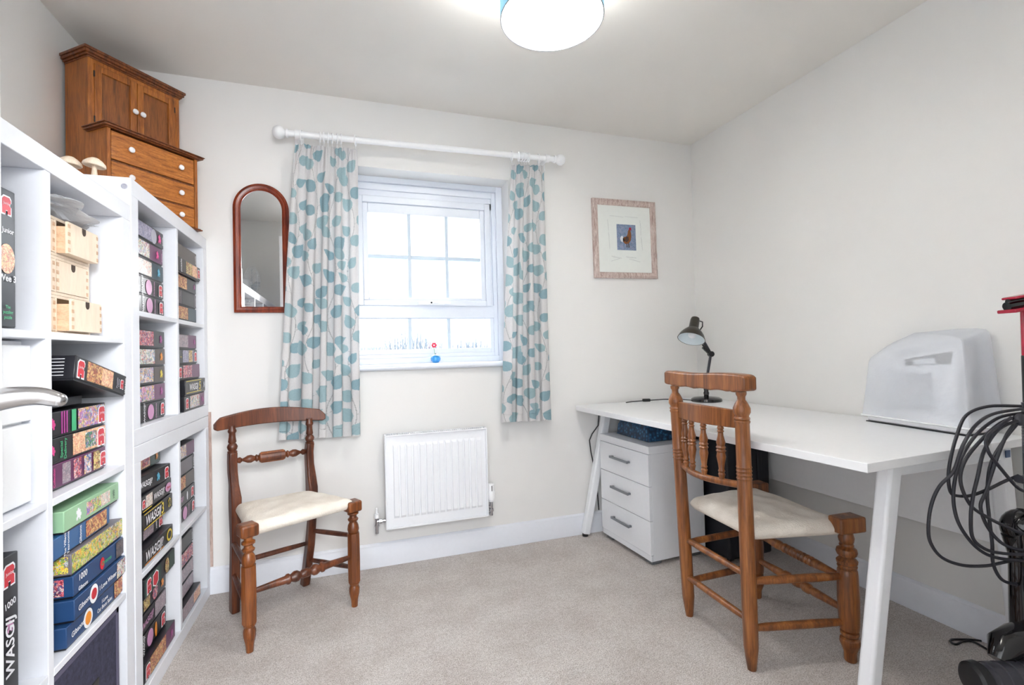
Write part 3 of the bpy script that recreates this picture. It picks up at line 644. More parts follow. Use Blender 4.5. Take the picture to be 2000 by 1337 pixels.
b_o = puzzle('tilted black puzzle box leaning on its stack behind the door handle', (-.573, 1.322, .998), .282, .0565, .33, 'pz_black', [('logo', .09, .034), ('pic', .2, .70, 'warm', .004), ('pic', .47, .69, 'peach', .006), ('text', .80, 'Puzzle|1000', .011, 'ink_grey', PI2), ('logo', .89, .02), ('text', .965, 'WASGIJ', .012, 'ink_white', PI2)], rot=(math.radians(-12), 0, math.radians(1.5)), end=[('lines',)])
z = .3995
for i, (desc, lid, y0, w, x, feats, end, rz) in enumerate([
 ('blue puzzle box titled I Love Car Boot Sales, lowest in the third cell', 'pz_navy', 1.345, .277, -.60, [('text', .16, 'Gibsons', .017, 'ink_white', .1), ('oval', .33, .042, .044, 'ink_white'), ('oval', .33, .028, .03, 'ink_orange'), ('text', .62, 'I Love|Car Boot Sales', .013, 'ink_white'), ('pic', .82, .99, 'warm', .003)], [('oval', .25, .06, .02, 'Gibsons')], 0),
 ('blue puzzle box titled I Love Winter above the car boot one', 'pz_navy', 1.362, .2605, -.593, [('text', .16, 'Gibsons', .017, 'ink_white', .1), ('oval', .33, .04, .044, 'ink_white'), ('oval', .33, .026, .026, 'ink_red'), ('text', .60, 'I Love Winter', .016, 'ink_white'), ('pic', .80, .99, 'multi', .003)], [('oval', .25, .06, .02, 'Gibsons')], 0),
 ('blue 1000-piece puzzle box under the plastic-wrapped one', 'pz_navy', 1.368, .2545, -.597, [('text', .15, '1000', .02, 'ink_white', 0, 0, .72), ('text', .15, 'Gibsons', .013, 'ink_white', 0, 0, .25), ('oval', .52, .022, .03, 'ink_red'), ('text', .60, 'Christmas', .013, 'ink_green'), ('pic', .82, .99, 'dark', .003)], [('pic', .06, .6, 'redpink')], 0),
 ('puzzle box with yellow and grey produce picture wrapped in clear plastic', 'pz_grey', 1.362, .2605, -.598, [('pic', .01, .99, 'food', .002)], [('pic', .02, .9, 'food')], 0),
 ('blue puzzle box with warm street picture beneath the sage green one', 'pz_blue', 1.300, .268, -.606, [('text', .22, 'The Village|Tearooms', .012, 'ink_white', PI2), ('text', .44, 'Gibsons', .013, 'ink_white', PI2), ('pic', .54, .93, 'warm', .004)], None, 0),
 ('sage green puzzle box with strip of small pictures, topmost in the third cell', 'pz_sage', 1.338, .268, -.60, [('piece', .22, .036, 'ink_white'), ('pic', .36, .48, 'floral', .008), ('pic', .48, .62, 'food', .008), ('pic', .62, .80, 'pastel', .008), ('text', .87, '1000', .012, 'pz_green', PI2)], [('oval', .25, .06, .02, 'Gibsons')], 0)]):
    hh = .0515
    puzzle(desc, (x, y0, z + i * hh), w, hh - .001, .30, lid, feats, rot=(0, 0, math.radians(rz)), end=end)
# upright boxes in the second column
puzzle('upright dark puzzle box with red logo and round picture, top cell by the door edge', (-.62, 1.163, 1.1035), .055, .272, .34, 'pz_black', [('logo', .5, .030, .88), ('text', .55, 'Junior', .014, 'ink_white', 0, 0, .70), ('oval', .5, .046, .058, 'art_peach'), ('text', .5, 'Wee 3', .018, 'ink_white', 0, 0, .36), ('text', .5, 'The|puzzling|puzzle', .009, 'ink_green', 0, 0, .12)], gap=False)
puzzle('upright black 1000-piece WASGIJ puzzle box, lower cell by the door edge', (-.62, 1.165, .3995), .055, .272, .34, 'pz_black', [('logo', .5, .034, .86), ('piece', .5, .03, 'ink_lilac'), ('text', .5, '1000', .017, 'ink_white', .15, 0, .66), ('text', .5, 'WASGIJ', .034, 'ink_white', PI2, .2, .36)], gap=False)

# wooden mini chests
def mini_chest(label, z, dy, pull):
    t = thing('mini_chest', label, 'mini chest', (-.645, 1.285 + dy, z), 0, 'birch mini chests of drawers stacked in the top cell')
    w, h, d = .285, .0915, .26
    b_ = MB(); b_.box(-d, 0, 0, .008, 0, h); b_.box(-d, 0, w - .008, w, 0, h); b_.box(-d, 0, .008, w - .008, 0, .007); b_.box(-d, 0, .008, w - .008, h - .007, h); b_.box(-d, 0, w * .45 - .003, w * .45 + .003, .007, h - .007); b_.box(-d, -d + .005, .008, w - .008, .007, h - .007)
    b_.build('body', 'birch', t, bevel=.0006)
    for k, (ya, yb) in enumerate(((.009, w * .45 - .004), (w * .45 + .004, w - .009))):
        p = pull[k]; b_ = MB()
        b_.box(p - .006, p, ya, yb, .008, h - .008); b_.box(p - .24, p - .006, ya, ya + .006, .008, h - .02); b_.box(p - .24, p - .006, yb - .006, yb, .008, h - .02); b_.box(p - .24, p - .006, ya + .006, yb - .006, .008, .012)
        dr = b_.build('drawer', 'birch', t, bevel=.0005)
        yc = (ya + yb) / 2; pl = [(p, yc + .009 * math.cos(a), h - .018 + (.009 * math.sin(a) if math.sin(a) < 0 else 0)) for a in [PI + PI * i / 10 for i in range(11)]]
        pl = [(p, yc - .009, h - .009)] + pl[0:] + [(p, yc + .009, h - .009)]
        MB().prism(pl, (.0006, 0, 0)).build('finger_notch', 'hole', dr, smooth=False)
        b_ = MB()
        for i in range(4):
            zz = .012 + i * .019; b_.box(p - .001, p + .0004, ya, ya + .009, zz, zz + .009); b_.box(p - .001, p + .0004, yb - .009, yb, zz, zz + .009)
        b_.build('dovetail', 'birch_edge', dr, smooth=False)
        if p > .01:
            MB().box(-.006, p - .006, ya - .0006, ya, .008, h - .02).build('drawer_side', 'birch_edge', dr, smooth=False)
mini_chest('birch mini chest with its right drawer pulled out, lowest of the three', 1.1035, .0, (0.0, .028))
mini_chest('birch mini chest with both drawers shut, middle of the three', 1.1955, -.003, (.001, .001))
mini_chest('birch mini chest with open right drawer, topmost under the plastic bag', 1.2875, 0, (0.0, .022))
b_ = MB(); q = random.Random(9)
def bagf(u, v):
    a = 2 * PI * u; r = math.sin(PI * min(.995, max(.005, v))) ** .45; cr = 1 + .22 * math.sin(5 * a + 9 * v) + .16 * math.sin(9 * a - 13 * v)
    z = 1.403 + (.014 + .005 * math.sin(17 * v + 2 * a)) * math.sin(a) * r * cr
    return (-.655 + .070 * math.cos(a) * r * cr - .03 * v, 1.31 + .27 * v + .010 * math.sin(6 * a), max(1.3808, z + .010 * math.sin(7 * v) - .012 * v))
b_.grid(bagf, 60, 44, True); o_ = b_.build('plastic_bag', 'bag', origin=(-.67, 1.44, 1.3808), angle=25); tag(o_, 'crumpled clear plastic bag lying on top of the birch mini chests', 'plastic bag')

# dark fabric storage box, lowest cell
t = thing('storage_box', 'dark navy fabric storage box with slotted handle in the bottom cell', 'storage box', (-.605, 1.295, .051))
MB().box(-.33, 0, 0, .312, 0, .318).build('body', 'navy_fabric', t, bevel=.004)
b_ = MB(); b_.box(0, .002, 0, .004, 0, .318); b_.box(0, .002, .300, .312, 0, .318); b_.box(0, .002, .0, .312, .306, .318); b_.build('trim_band', 'navy_edge', t)
b_ = MB(); b_.box(0, .003, .13, .20, .18, .20); b_.build('handle_slot', 'black', t, bevel=.002)

# thin board between shelf and wall
o_ = MB().box(-.70, -.581, 2.4735, 2.4765, .118, .80).build('narrow_board', 'strip_wood', origin=(-.64, 2.475, .118)); tag(o_, 'thin pinkish board slotted between far shelving and back wall', 'board')

# ================================================================== OAK CABINET
A = Vector((-.797, 2.070, 1.5735)); ang = math.atan2(.775, .632)     # local x along the front, local y towards the corner
t = thing('corner_cupboard', 'small brown oak cupboard over drawers with white knobs on top of shelving', 'cabinet', A, ang)
Wd, Dp, Hc, Ht = .335, .240, .298, .608
def bxl(nm, x0, x1, y0, y1, z0, z1, mt='oak', bevel=.0015, parent=None): return MB().box(x0, x1, y0, y1, z0, z1).build(nm, mt, parent or t, bevel=bevel)
prof = [(0, 0), (Dp, 0), (Dp, Ht - .03), (.105, Ht - .03), (.105, Hc), (0, Hc)]
for x in (0, Wd - .012): MB().prism([(x, a, b) for a, b in prof], (.012, 0, 0)).build('side_panel', 'oak', t, bevel=.001)
MB().box(.012, Wd - .012, Dp - .006, Dp, 0, Ht - .03).build('back_panel', 'oak_dark', t)
b_ = MB(); b_.box(.012, Wd - .012, .002, .03, 0, .012); b_.box(.012, Wd - .012, .006, Dp - .01, .088, .094); b_.box(.012, Wd - .012, .006, Dp - .01, .182, .188); b_.build('drawer_rail', 'oak_dark', t)
def cornice(nm, x0, x1, y0, y1, z0, steps, mt):
    b_ = MB(); zc = z0
    for o_, h_ in steps: b_.box(x0 - o_, x1 + o_, y0 - o_, y1, zc, zc + h_); zc += h_
    return b_.build(nm, mt, t, bevel=.0015)
cornice('base_moulding', 0, Wd, 0, Dp, -.0005, [(.012, .006), (.008, .003)], 'oak_dark')
for i, (z0, z1) in enumerate(((.012, .087), (.095, .181), (.190, .292))):
    dr = bxl('drawer', .014, Wd - .014, .001, .02, z0, z1, 'oak_h', .002)
    for kx in (.075, Wd - .075):
        b_ = MB(); b_.lathe([(0, .004), (.006, .004), (.008, .009), (.014, .0105), (.018, .008), (.020, .003)], (kx, .001, (z0 + z1) / 2), (kx, -.1, (z0 + z1) / 2), 16); b_.build('drawer_knob', 'ceramic', dr)
cornice('ledge', 0, Wd, 0, .11, Hc, [(.006, .003), (.016, .007), (.020, .004)], 'oak_dark')
cornice('cornice', .0, Wd, .105, Dp, Ht - .032, [(.003, .006), (.008, .008), (.014, .010), (.018, .010)], 'oak_dark')
b_ = MB(); b_.box(.012, .02, .106, .12, Hc + .014, Ht - .03); b_.box(Wd - .02, Wd - .012, .106, .12, Hc + .014, Ht - .03); b_.box(.02, Wd - .02, .106, .12, Ht - .045, Ht - .03); b_.build('door_surround', 'oak', t)
z0, z1 = Hc + .016, Ht - .046
for x0, x1, kx in ((.021, Wd / 2 - .001, Wd / 2 - .014), (Wd / 2 + .001, Wd - .021, Wd / 2 + .014)):
    b_ = MB(); s_ = .024; y0 = .1035; b_.box(x0, x0 + s_, y0, y0 + .014, z0, z1); b_.box(x1 - s_, x1, y0, y0 + .014, z0, z1); b_.box(x0 + s_, x1 - s_, y0, y0 + .014, z0, z0 + s_); b_.box(x0 + s_, x1 - s_, y0, y0 + .014, z1 - s_, z1)
    dr = b_.build('cupboard_door', 'oak', t, bevel=.002)
    MB().box(x0 + s_ - .003, x1 - s_ + .003, y0 + .006, y0 + .012, z0 + s_ - .003, z1 - s_ + .003).build('door_panel', 'oak_panel', dr)
    b_ = MB(); b_.lathe([(0, .004), (.005, .004), (.008, .009), (.013, .0105), (.017, .008), (.019, .003)], (kx, y0, (z0 + z1) / 2 + .002), (kx, y0 - .1, (z0 + z1) / 2 + .002), 16); b_.build('door_knob', 'ceramic', dr)
    b_ = MB(); hx = x0 - .001 if kx < Wd / 2 + .001 and x0 < .1 else x1 + .001
    for zz in (z0 + .03, z1 - .05): b_.box(hx - .002, hx + .002, y0 - .001, y0 + .004, zz, zz + .022)
    b_.build('hinge', 'black', dr)

# turned wooden mushrooms
def mushroom(label, loc, s_, tilt):
    t = thing('wooden_mushroom', label, 'ornament', loc, 0, 'turned wooden mushrooms on the shelving')
    MB().lathe([(0, .009 * s_), (.002 * s_, .0085 * s_), (.02 * s_, .0065 * s_), (.04 * s_, .0058 * s_), (.046 * s_, .006 * s_)], n=18).build('stem', 'mushroom', t)
    ax = Vector((math.sin(tilt), 0, math.cos(tilt))); p = Vector((0, 0, .040 * s_))
    c = MB(); c.lathe([(0, .002 * s_), (-.003 * s_, .016 * s_), (-.006 * s_, .0265 * s_), (-.004 * s_, .0285 * s_), (.004 * s_, .0265 * s_), (.013 * s_, .018 * s_), (.019 * s_, .009 * s_), (.021 * s_, .001 * s_)], p, p + ax, 26)
    c.build('cap', 'mushroom', t, angle=50)
mushroom('turned pale wooden mushroom in full view in front of the cupboard', (-.690, 1.712, 1.572), .98, .12)
mushroom('turned pale wooden mushroom half hidden behind the near shelving top', (-.752, 1.722, 1.572), 1.0, .05)

# ================================================================== MIRROR
t = thing('wall_mirror', 'arched wall mirror in a reddish-brown wooden frame on the back wall', 'mirror', (-.366, YB, 1.243))
def arch(w, z0, ztop, n=28):
    r = w / 2; zc = ztop - r * 1.02
    return [(-r, z0), (r, z0)] + [(r * math.cos(PI * i / n), zc + r * 1.02 * math.sin(PI * i / n)) for i in range(n + 1)]
FW, FH = .232, .594
def ringprism(mb, outer, inner, y0, y1, yi):
    n = len(outer); vs = []; 
    for (a, b) in outer: vs.append((a, y0, b))
    for (a, b) in outer: vs.append((a, y1, b))
    for (a, b) in inner: vs.append((a, yi, b))
    for (a, b) in inner: vs.append((a, y0, b))
    fs = []
    for i in range(n):
        j = (i + 1) % n
        fs += [(i, j, n + j, n + i), (n + i, n + j, 2 * n + j, 2 * n + i), (2 * n + i, 2 * n + j, 3 * n + j, 3 * n + i), (3 * n + i, 3 * n + j, j, i)]
    mb.add(vs, fs)
b_ = MB()
def inset(w_in, zb): return arch(FW - 2 * w_in, zb, FH - w_in)
ringprism(b_, inset(0, 0), inset(.010, .010), -.001, -.018, -.022)
ringprism(b_, inset(.010, .010), inset(.013, .013), -.001, -.0195, -.0185)
ringprism(b_, inset(.013, .013), inset(.021, .019), -.001, -.023, -.021)
ringprism(b_, inset(.021, .019), inset(.024, .022), -.001, -.017, -.016)
ringprism(b_, inset(.024, .022), inset(.030, .027), -.001, -.018, -.012)
b_.build('mirror_frame', 'mahogany', t, angle=30)
b_ = MB(); gl = inset(.029, .026); b_.prism([(a, -.010, b) for a, b in gl], (0, .006, 0)); b_.build('mirror_glass', 'mirror', t, smooth=False)
b_ = MB(); b_.prism([(a, -.004, b) for a, b in inset(.012, .012)], (0, .003, 0)); b_.build('backing_board', 'strip_wood', t, smooth=False)

# ================================================================== CURTAINS AND POLE
YP, ZP = 2.388, 2.063
t = thing('curtain_pole', 'white wooden curtain pole with ball finials above the window', 'curtain pole', (.41, YB, ZP))
b_ = MB(); b_.tube([(-.655, YP - YB, -.008), (.675, YP - YB, .012)], .0145, 20); b_.build('pole', 'white', t)
for sx in (-1, 1):
    x0 = -.655 if sx < 0 else .675; z0 = -.008 if sx < 0 else .012
    b_ = MB(); b_.lathe([(-.006, .019), (0, .020), (.004, .019), (.006, .012), (.010, .014), (.016, .024), (.030, .030), (.044, .028), (.056, .018), (.061, .003)], (x0, YP - YB, z0), (x0 + sx, YP - YB, z0), 24); b_.build('finial', 'white', t)
    xb = x0 - sx * .045
    b_ = MB(); b_.box(xb - .02, xb + .02, -.012, 0, z0 - .04, z0 + .03); b_.tube([(xb, -.01, z0 - .004), (xb, YP - YB, z0 - .004)], .010, 14); b_.lathe([(-.012, .021), (.012, .021)], (xb, YP - YB, z0), (xb + 1, YP - YB, z0), 20); b_.build('bracket', 'white', t, bevel=.002)

def leaf_print(U_, V_, seed, leaves=()):
    """vertex colours of the printed cloth; U_, V_ arrays of cloth coordinates in metres"""
    bg = np.array(srgb(228, 226, 226)[:3]); c1 = np.array(srgb(168, 194, 200)[:3]); c2 = np.array(srgb(152, 182, 192)[:3]); st = np.array(srgb(168, 170, 170)[:3])
    col = np.tile(bg, (len(U_), 1)); q = random.Random(seed)
    def leaf(cx, cy, L_, wd, an, c):
        dx = U_ - cx; dy = V_ - cy; a = dx * math.cos(an) + dy * math.sin(an); b = -dx * math.sin(an) + dy * math.cos(an)
        tt = a / L_; m_ = (tt > 0) & (tt < 1); prof = np.zeros_like(tt); prof[m_] = wd * np.power(np.sin(PI * np.power(tt[m_], .68)), 1.0)
        inside = m_ & (np.abs(b) < prof); col[inside] = c
        vein = inside & (np.abs(b) < .0007) & (tt < .8); col[vein] = c * .92
    x = .03
    wmax = U_.max()
    while x < wmax + .05:
        y = q.uniform(-.05, .02); ph = q.uniform(0, 6); side = 1
        amp = .022
        sx = lambda yy: x + amp * np.sin(yy * 14 + ph)
        m_ = np.abs(U_ - sx(V_)) < .0010; col[m_] = st
        while y < 1.5:
            px_ = float(sx(y)); side = -side
            L_ = q.uniform(.056, .082); wd = L_ * q.uniform(.34, .41); an = PI / 2 + side * q.uniform(.45, 1.1)
            sl = q.uniform(.008, .022); ex = px_ + sl * math.cos(an); ey = y + sl * math.sin(an)
            for k in range(8):
                xx = px_ + (ex - px_) * k / 7; yy = y + (ey - y) * k / 7; col[((U_ - xx) ** 2 + (V_ - yy) ** 2) < 1e-6] = st
            leaf(ex, ey, L_, wd, an, c1 if q.random() < .6 else c2)
            y += q.uniform(.046, .064)
        x += q.uniform(.098, .118)
    return col
def curtain(label, tl, tr, bl, br, ztl, ztr, zb_l, zb_r, folds, cloth_w, seed, ring_x, group='pair of leaf-print curtains'):
    NU, NV = 250, 560
    t = thing('curtain', label, 'curtain', ((tl + tr) / 2, YP, min(zb_l, zb_r)), 0, group); ox, oy, oz = t.location
    q = random.Random(seed); ph = [q.uniform(0, 6) for _ in range(8)]
    u = np.linspace(0, 1, NU + 1); v = np.linspace(0, 1, NV + 1); UU, VV = np.meshgrid(u, v)     # v 0 top .. 1 bottom
    left = tl + (bl - tl) * np.power(VV, .8); right = tr + (br - tr) * np.power(VV, 1.1)
    ztop = ztl + (ztr - ztl) * UU; zbot = zb_l + (zb_r - zb_l) * UU
    X = left + (right - left) * UU
    W_ = folds * UU + .12 * np.sin(2 * PI * UU * 1.3 + ph[0]) + .10 * VV * np.sin(2 * PI * UU * 2 + ph[1])
    A_ = .010 + .013 * np.clip(VV * 2.2, 0, 1)
    wave = np.sin(2 * PI * W_); Y = -A_ * np.sign(wave) * np.abs(wave) ** .75 + .003 * np.sin(6 * PI * UU + ph[2] + 3 * VV)
    X = X + .008 * VV * np.sin(4 * PI * W_) * -1
    pin = np.exp(-((VV - .075) / .045) ** 2); Y = Y * (1 - .35 * pin) + .006 * (1 - np.clip(VV * 8, 0, 1)) * np.sin(2 * PI * UU * folds * 3)
    Y = Y + .018 * np.clip(VV * 1.3, 0, 1)
    Z = ztop + (zbot - ztop) * VV + .004 * np.sin(2 * PI * W_) * (VV > .97) - .006 * (1 - np.clip(VV * 20, 0, 1)) * (1 + np.sin(2 * PI * W_))
    me = bpy.data.meshes.new('curtain_cloth')
    co = np.stack([X - ox, Y + .0, Z - oz], -1).reshape(-1, 3)
    idx = np.arange((NU + 1) * (NV + 1)).reshape(NV + 1, NU + 1)
    fc = np.stack([idx[:-1, :-1], idx[:-1, 1:], idx[1:, 1:], idx[1:, :-1]], -1).reshape(-1, 4)
    me.from_pydata(co.tolist(), [], fc.tolist())
    cu = (UU * cloth_w).reshape(-1); cv = ((1 - VV) * (ztl - zb_l)).reshape(-1)
    col = leaf_print(cu, cv, seed)
    ca = me.color_attributes.new('print', 'FLOAT_COLOR', 'POINT'); ca.data.foreach_set('color', np.concatenate([col, np.ones((len(col), 1))], 1).astype(np.float32).reshape(-1))
    me.materials.append(M['curtain']); me.shade_smooth()
    o = bpy.data.objects.new('curtain_cloth', me); COL.objects.link(o); o.parent = t
    for i, rx in enumerate(ring_x):
        zc = ZP - .008 + (rx - (.41 - .655)) / 1.33 * .020 - oz
        b_ = MB(); tilt = q.uniform(-.25, .25); pts = [(rx - ox + .020 * math.sin(a) * math.sin(tilt), .021 * math.sin(a) * math.cos(tilt), zc - .004 + .022 * math.cos(a)) for a in [2 * PI * k / 24 for k in range(24)]]
        b_.tube(pts, .0034, 8, closed=True); b_.tube([(rx - ox, 0, zc - .029), (rx - ox, 0, zc - .042)], .0016, 6); b_.build('curtain_ring', 'white', t)
    return t
curtain('longer pale blue leaf-print curtain left of the window, above the chair', -.209, .062, -.292, .058, 2.016, 2.022, .662, .655, 4.6, .40, 4, [-.185, -.105, -.088, -.070, -.052, -.030, -.012, .052])
curtain('narrow pale blue leaf-print curtain right of the window', .834, 1.016, .752, 1.026, 2.026, 2.040, .668, .660, 3.6, .30, 11, [.838, .878, .893, .907, .921, .935, .990])

# ornament on the sill
t = thing('glass_apple', 'small blue glass apple ornament on the window sill', 'ornament', (.437, 2.535, .9855))
b_ = MB(); b_.lathe([(.0, .006), (.002, .016), (.012, .0245), (.024, .026), (.036, .022), (.043, .012), (.040, .003)], n=24); b_.build('body', 'sky_glass', t, angle=60)
b_ = MB(); b_.tube([(0, 0, .04), (.001, 0, .052)], .0014, 8); b_.build('stalk', 'black', t)
t = thing('pink_flower', 'tiny pink flower standing behind the blue glass apple', 'flower', (.436, 2.572, .9855))
b_ = MB(); b_.tube([(0, 0, 0), (.002, 0, .05), (0, 0, .088)], .0012, 6); b_.build('stem', 'ink_green', t)
b_ = MB()
for k in range(6):
    a = k * PI / 3; b_.ball((.009 * math.cos(a), -.003, .094 + .009 * math.sin(a)), .006, 10, (1, .4, 1))
b_.build('petals', 'pink_petal', t)

# ================================================================== PICTURE
t = thing('framed_picture', 'small framed rooster painting in a limed pinkish wood frame', 'picture', (1.352, YB, 1.447), 0, rot=(0, math.radians(-.6), 0))
PW, PH, FWd = .424, .462, .036
b_ = MB()
o4 = [(0, 0), (PW, 0), (PW, PH), (0, PH)]; ins = lambda k: [(k, k), (PW - k, k), (PW - k, PH - k), (k, PH - k)]
ringprism(b_, ins(0), ins(.012), -.001, -.020, -.024); ringprism(b_, ins(.012), ins(.030), -.001, -.023, -.019); ringprism(b_, ins(.030), ins(.035), -.001, -.019, -.012)
b_.build('picture_frame', 'limed', t, angle=25)
b_ = MB(); b_.box(.034, PW - .034, -.010, -.003, .034, PH - .034); b_.build('mount_card', 'mount_card', t, smooth=False)
cx, cz = PW / 2 + .01, PH / 2 + .012; pw, ph_ = .128, .152
b_ = MB(); b_.box(cx - pw / 2, cx + pw / 2, -.0108, -.010, cz - ph_ / 2, cz + ph_ / 2); pt = b_.build('painting', 'art_canvas', t, smooth=False)
def shp(nm, pts, mt, d=0):
    MB().prism([(cx + a * pw, -.0109 - d, cz + b * ph_) for a, b in pts], (0, -.0005, 0)).build(nm, mt, pt, smooth=False)
shp('rooster_body', [(-.18, -.18), (-.08, -.26), (.10, -.24), (.22, -.12), (.26, .04), (.24, .22), (.20, .30), (.10, .28), (.06, .12), (.0, .02), (-.10, .02), (-.2, -.05)], 'rooster_brown')
shp('rooster_tail', [(-.30, .02), (-.34, -.06), (-.30, -.16), (-.20, -.20), (-.10, -.10), (-.16, -.02), (-.22, .06)], 'rooster_white')
shp('rooster_wing', [(-.12, -.14), (.0, -.2), (.12, -.1), (.10, .02), (-.02, .04)], 'rooster_dark', .0004)
shp('rooster_comb', [(.14, .28), (.26, .28), (.28, .36), (.22, .40), (.15, .38)], 'rooster_red', .0004)
shp('rooster_leg', [(-.02, -.24), (.0, -.36), (-.06, -.38), (.04, -.38), (.02, -.24)], 'rooster_dark'); shp('rooster_leg', [(.08, -.24), (.10, -.37), (.05, -.39), (.15, -.39), (.12, -.24)], 'rooster_dark')
b_ = MB(); q = random.Random(2)
def scribble(x0, z0, x1, z1, amp, n):
    pts = []; dx, dz = x1 - x0, z1 - z0; L_ = math.hypot(dx, dz); nx, nz = -dz / L_, dx / L_
    for i in range(n + 1):
        s_ = i / n; o_ = amp * math.sin(i * 2.3) * q.uniform(.3, 1); pts.append((x0 + dx * s_ + nx * o_, -.0104, z0 + dz * s_ + nz * o_))
    b_.tube(pts, .0005, 4)
scribble(.115, .365, .145, .367, .004, 8); scribble(.15, .366, .205, .362, .004, 14); scribble(.215, .366, .305, .364, .004, 22)
scribble(.100, .345, .104, .28, .003, 16); scribble(.104, .27, .108, .17, .003, 22); scribble(.318, .35, .325, .29, .004, 10); scribble(.322, .29, .322, .26, .0005, 4); scribble(.325, .25, .33, .17, .004, 18)
scribble(.118, .128, .185, .118, .005, 22); scribble(.215, .128, .285, .122, .005, 22); scribble(.115, .10, .175, .118, .0005, 6); scribble(.235, .116, .31, .10, .0005, 6)
b_.build('pencil_writing', 'pencil', t, smooth=False, recalc=False)

# ================================================================== RADIATOR
t = thing('radiator', 'white ribbed panel radiator on the back wall under the window', 'radiator', (.163, YB, .2))
RW, RH, y0 = .502, .445, -.082
xs_ = []; n = 14; m0, pitch = .030, (RW - .056) / 14
def ry(x, z):
    if z < .045 or z > RH - .045 or x < m0 or x > RW - .026: return 0
    s_ = ((x - m0) % pitch) / pitch; e = min(1, min(z - .045, RH - .045 - z) / .012)
    v = 1 if .26 < s_ < .9 else (0 if s_ < .16 else ((s_ - .16) / .10 if s_ <= .26 else (1 - s_) / .10))
    return .0065 * v * e
gx = sorted(set([0, m0 - .002, RW - .02, RW] + [m0 + (i + f) * pitch for i in range(n) for f in (0, .16, .26, .6, .9)] + [m0 + n * pitch]))
gz = [0, .03, .045, .051, .057, RH / 2, RH - .057, RH - .051, RH - .045, RH - .03, RH]
b_ = MB(); o_ = len(b_.v)
for z in gz:
    for x in gx: b_.v.append((x, y0 + .012 - ry(x + 1e-5, z), z))
for j in range(len(gz) - 1):
    for i in range(len(gx) - 1): a = j * len(gx) + i; b_.f.append((a, a + 1, a + 1 + len(gx), a + len(gx)))
b_.box(.001, RW - .001, y0 + .020, y0 + .026, .001, RH - .001)
b_.build('front_panel', 'white_metal', t, angle=20, recalc=False)
b_ = MB(); b_.box(-.004, .004, y0, -.028, -.002, RH + .003); b_.box(RW - .004, RW + .004, y0, -.028, -.002, RH + .003); b_.box(0, RW, y0, y0 + .006, -.003, .005)
b_.box(0, RW, y0, y0 + .006, RH - .004, RH + .003); b_.box(0, RW, -.034, -.028, RH - .01, RH + .003); b_.build('casing', 'white_metal', t, bevel=.0015)
b_ = MB(); k = 46
for i in range(k): x = .01 + i * (RW - .02) / k; b_.box(x, x + .004, y0 + .006, -.034, RH - .002, RH + .002)
b_.build('top_grille', 'white_metal', t, smooth=False)
b_ = MB(); b_.box(.005, RW - .005, y0 + .027, -.034, .01, RH - .03); b_.build('inner_core', plain('grey_core', (150, 152, 158), .6), t, smooth=False)
b_ = MB(); b_.box(.08, .11, -.03, 0, .02, RH - .04); b_.box(RW - .11, RW - .08, -.03, 0, .02, RH - .04); b_.build('wall_bracket', 'white_metal', t)
b_ = MB(); x = -.045; b_.tube([(0, -.05, .035), (x, -.05, .035)], .009, 12); b_.tube([(x, -.05, .05), (x, -.05, -.022)], .0085, 12); b_.tube([(x, -.05, -.015), (x, 0, -.015)], .0075, 12); b_.lathe([(0, .012), (.012, .012)], (x + .012, -.05, .035), (x + .1, -.05, .035), 8); b_.lathe([(0, .011), (.01, .011)], (x, -.05, .01), (x, -.05, .1), 8)
b_.build('lockshield_valve', 'chrome', t); MB().lathe([(0, .012), (.018, .0115), (.022, .006), (.045, .0055), (.048, .003)], (x, -.05, .052), (x, -.05, 1), 16).build('valve_cap', 'white', t)
b_ = MB(); x = RW + .026; b_.tube([(RW, -.05, .035), (x, -.05, .035)], .009, 12); b_.tube([(x, -.05, .06), (x, -.05, -.01)], .009, 12); b_.tube([(x, -.05, -.004), (x - .02, -.02, -.004), (x - .02, 0, -.004)], .0075, 12); b_.lathe([(0, .013), (.012, .013)], (x, -.05, .012), (x, -.05, .1), 8)
b_.build('thermostatic_valve', 'chrome', t)
b_ = MB(); b_.lathe([(0, .016), (.008, .016), (.010, .020), (.016, .0225), (.05, .0225), (.056, .019), (.060, .0185), (.088, .0175), (.092, .013)], (x, -.05, .062), (x, -.05, 1), 24); b_.build('thermostat_head', 'white', t)
MB().box(x - .0016, x + .0016, -.0705, -.067, .118, .145).build('thermostat_mark', 'black', t)

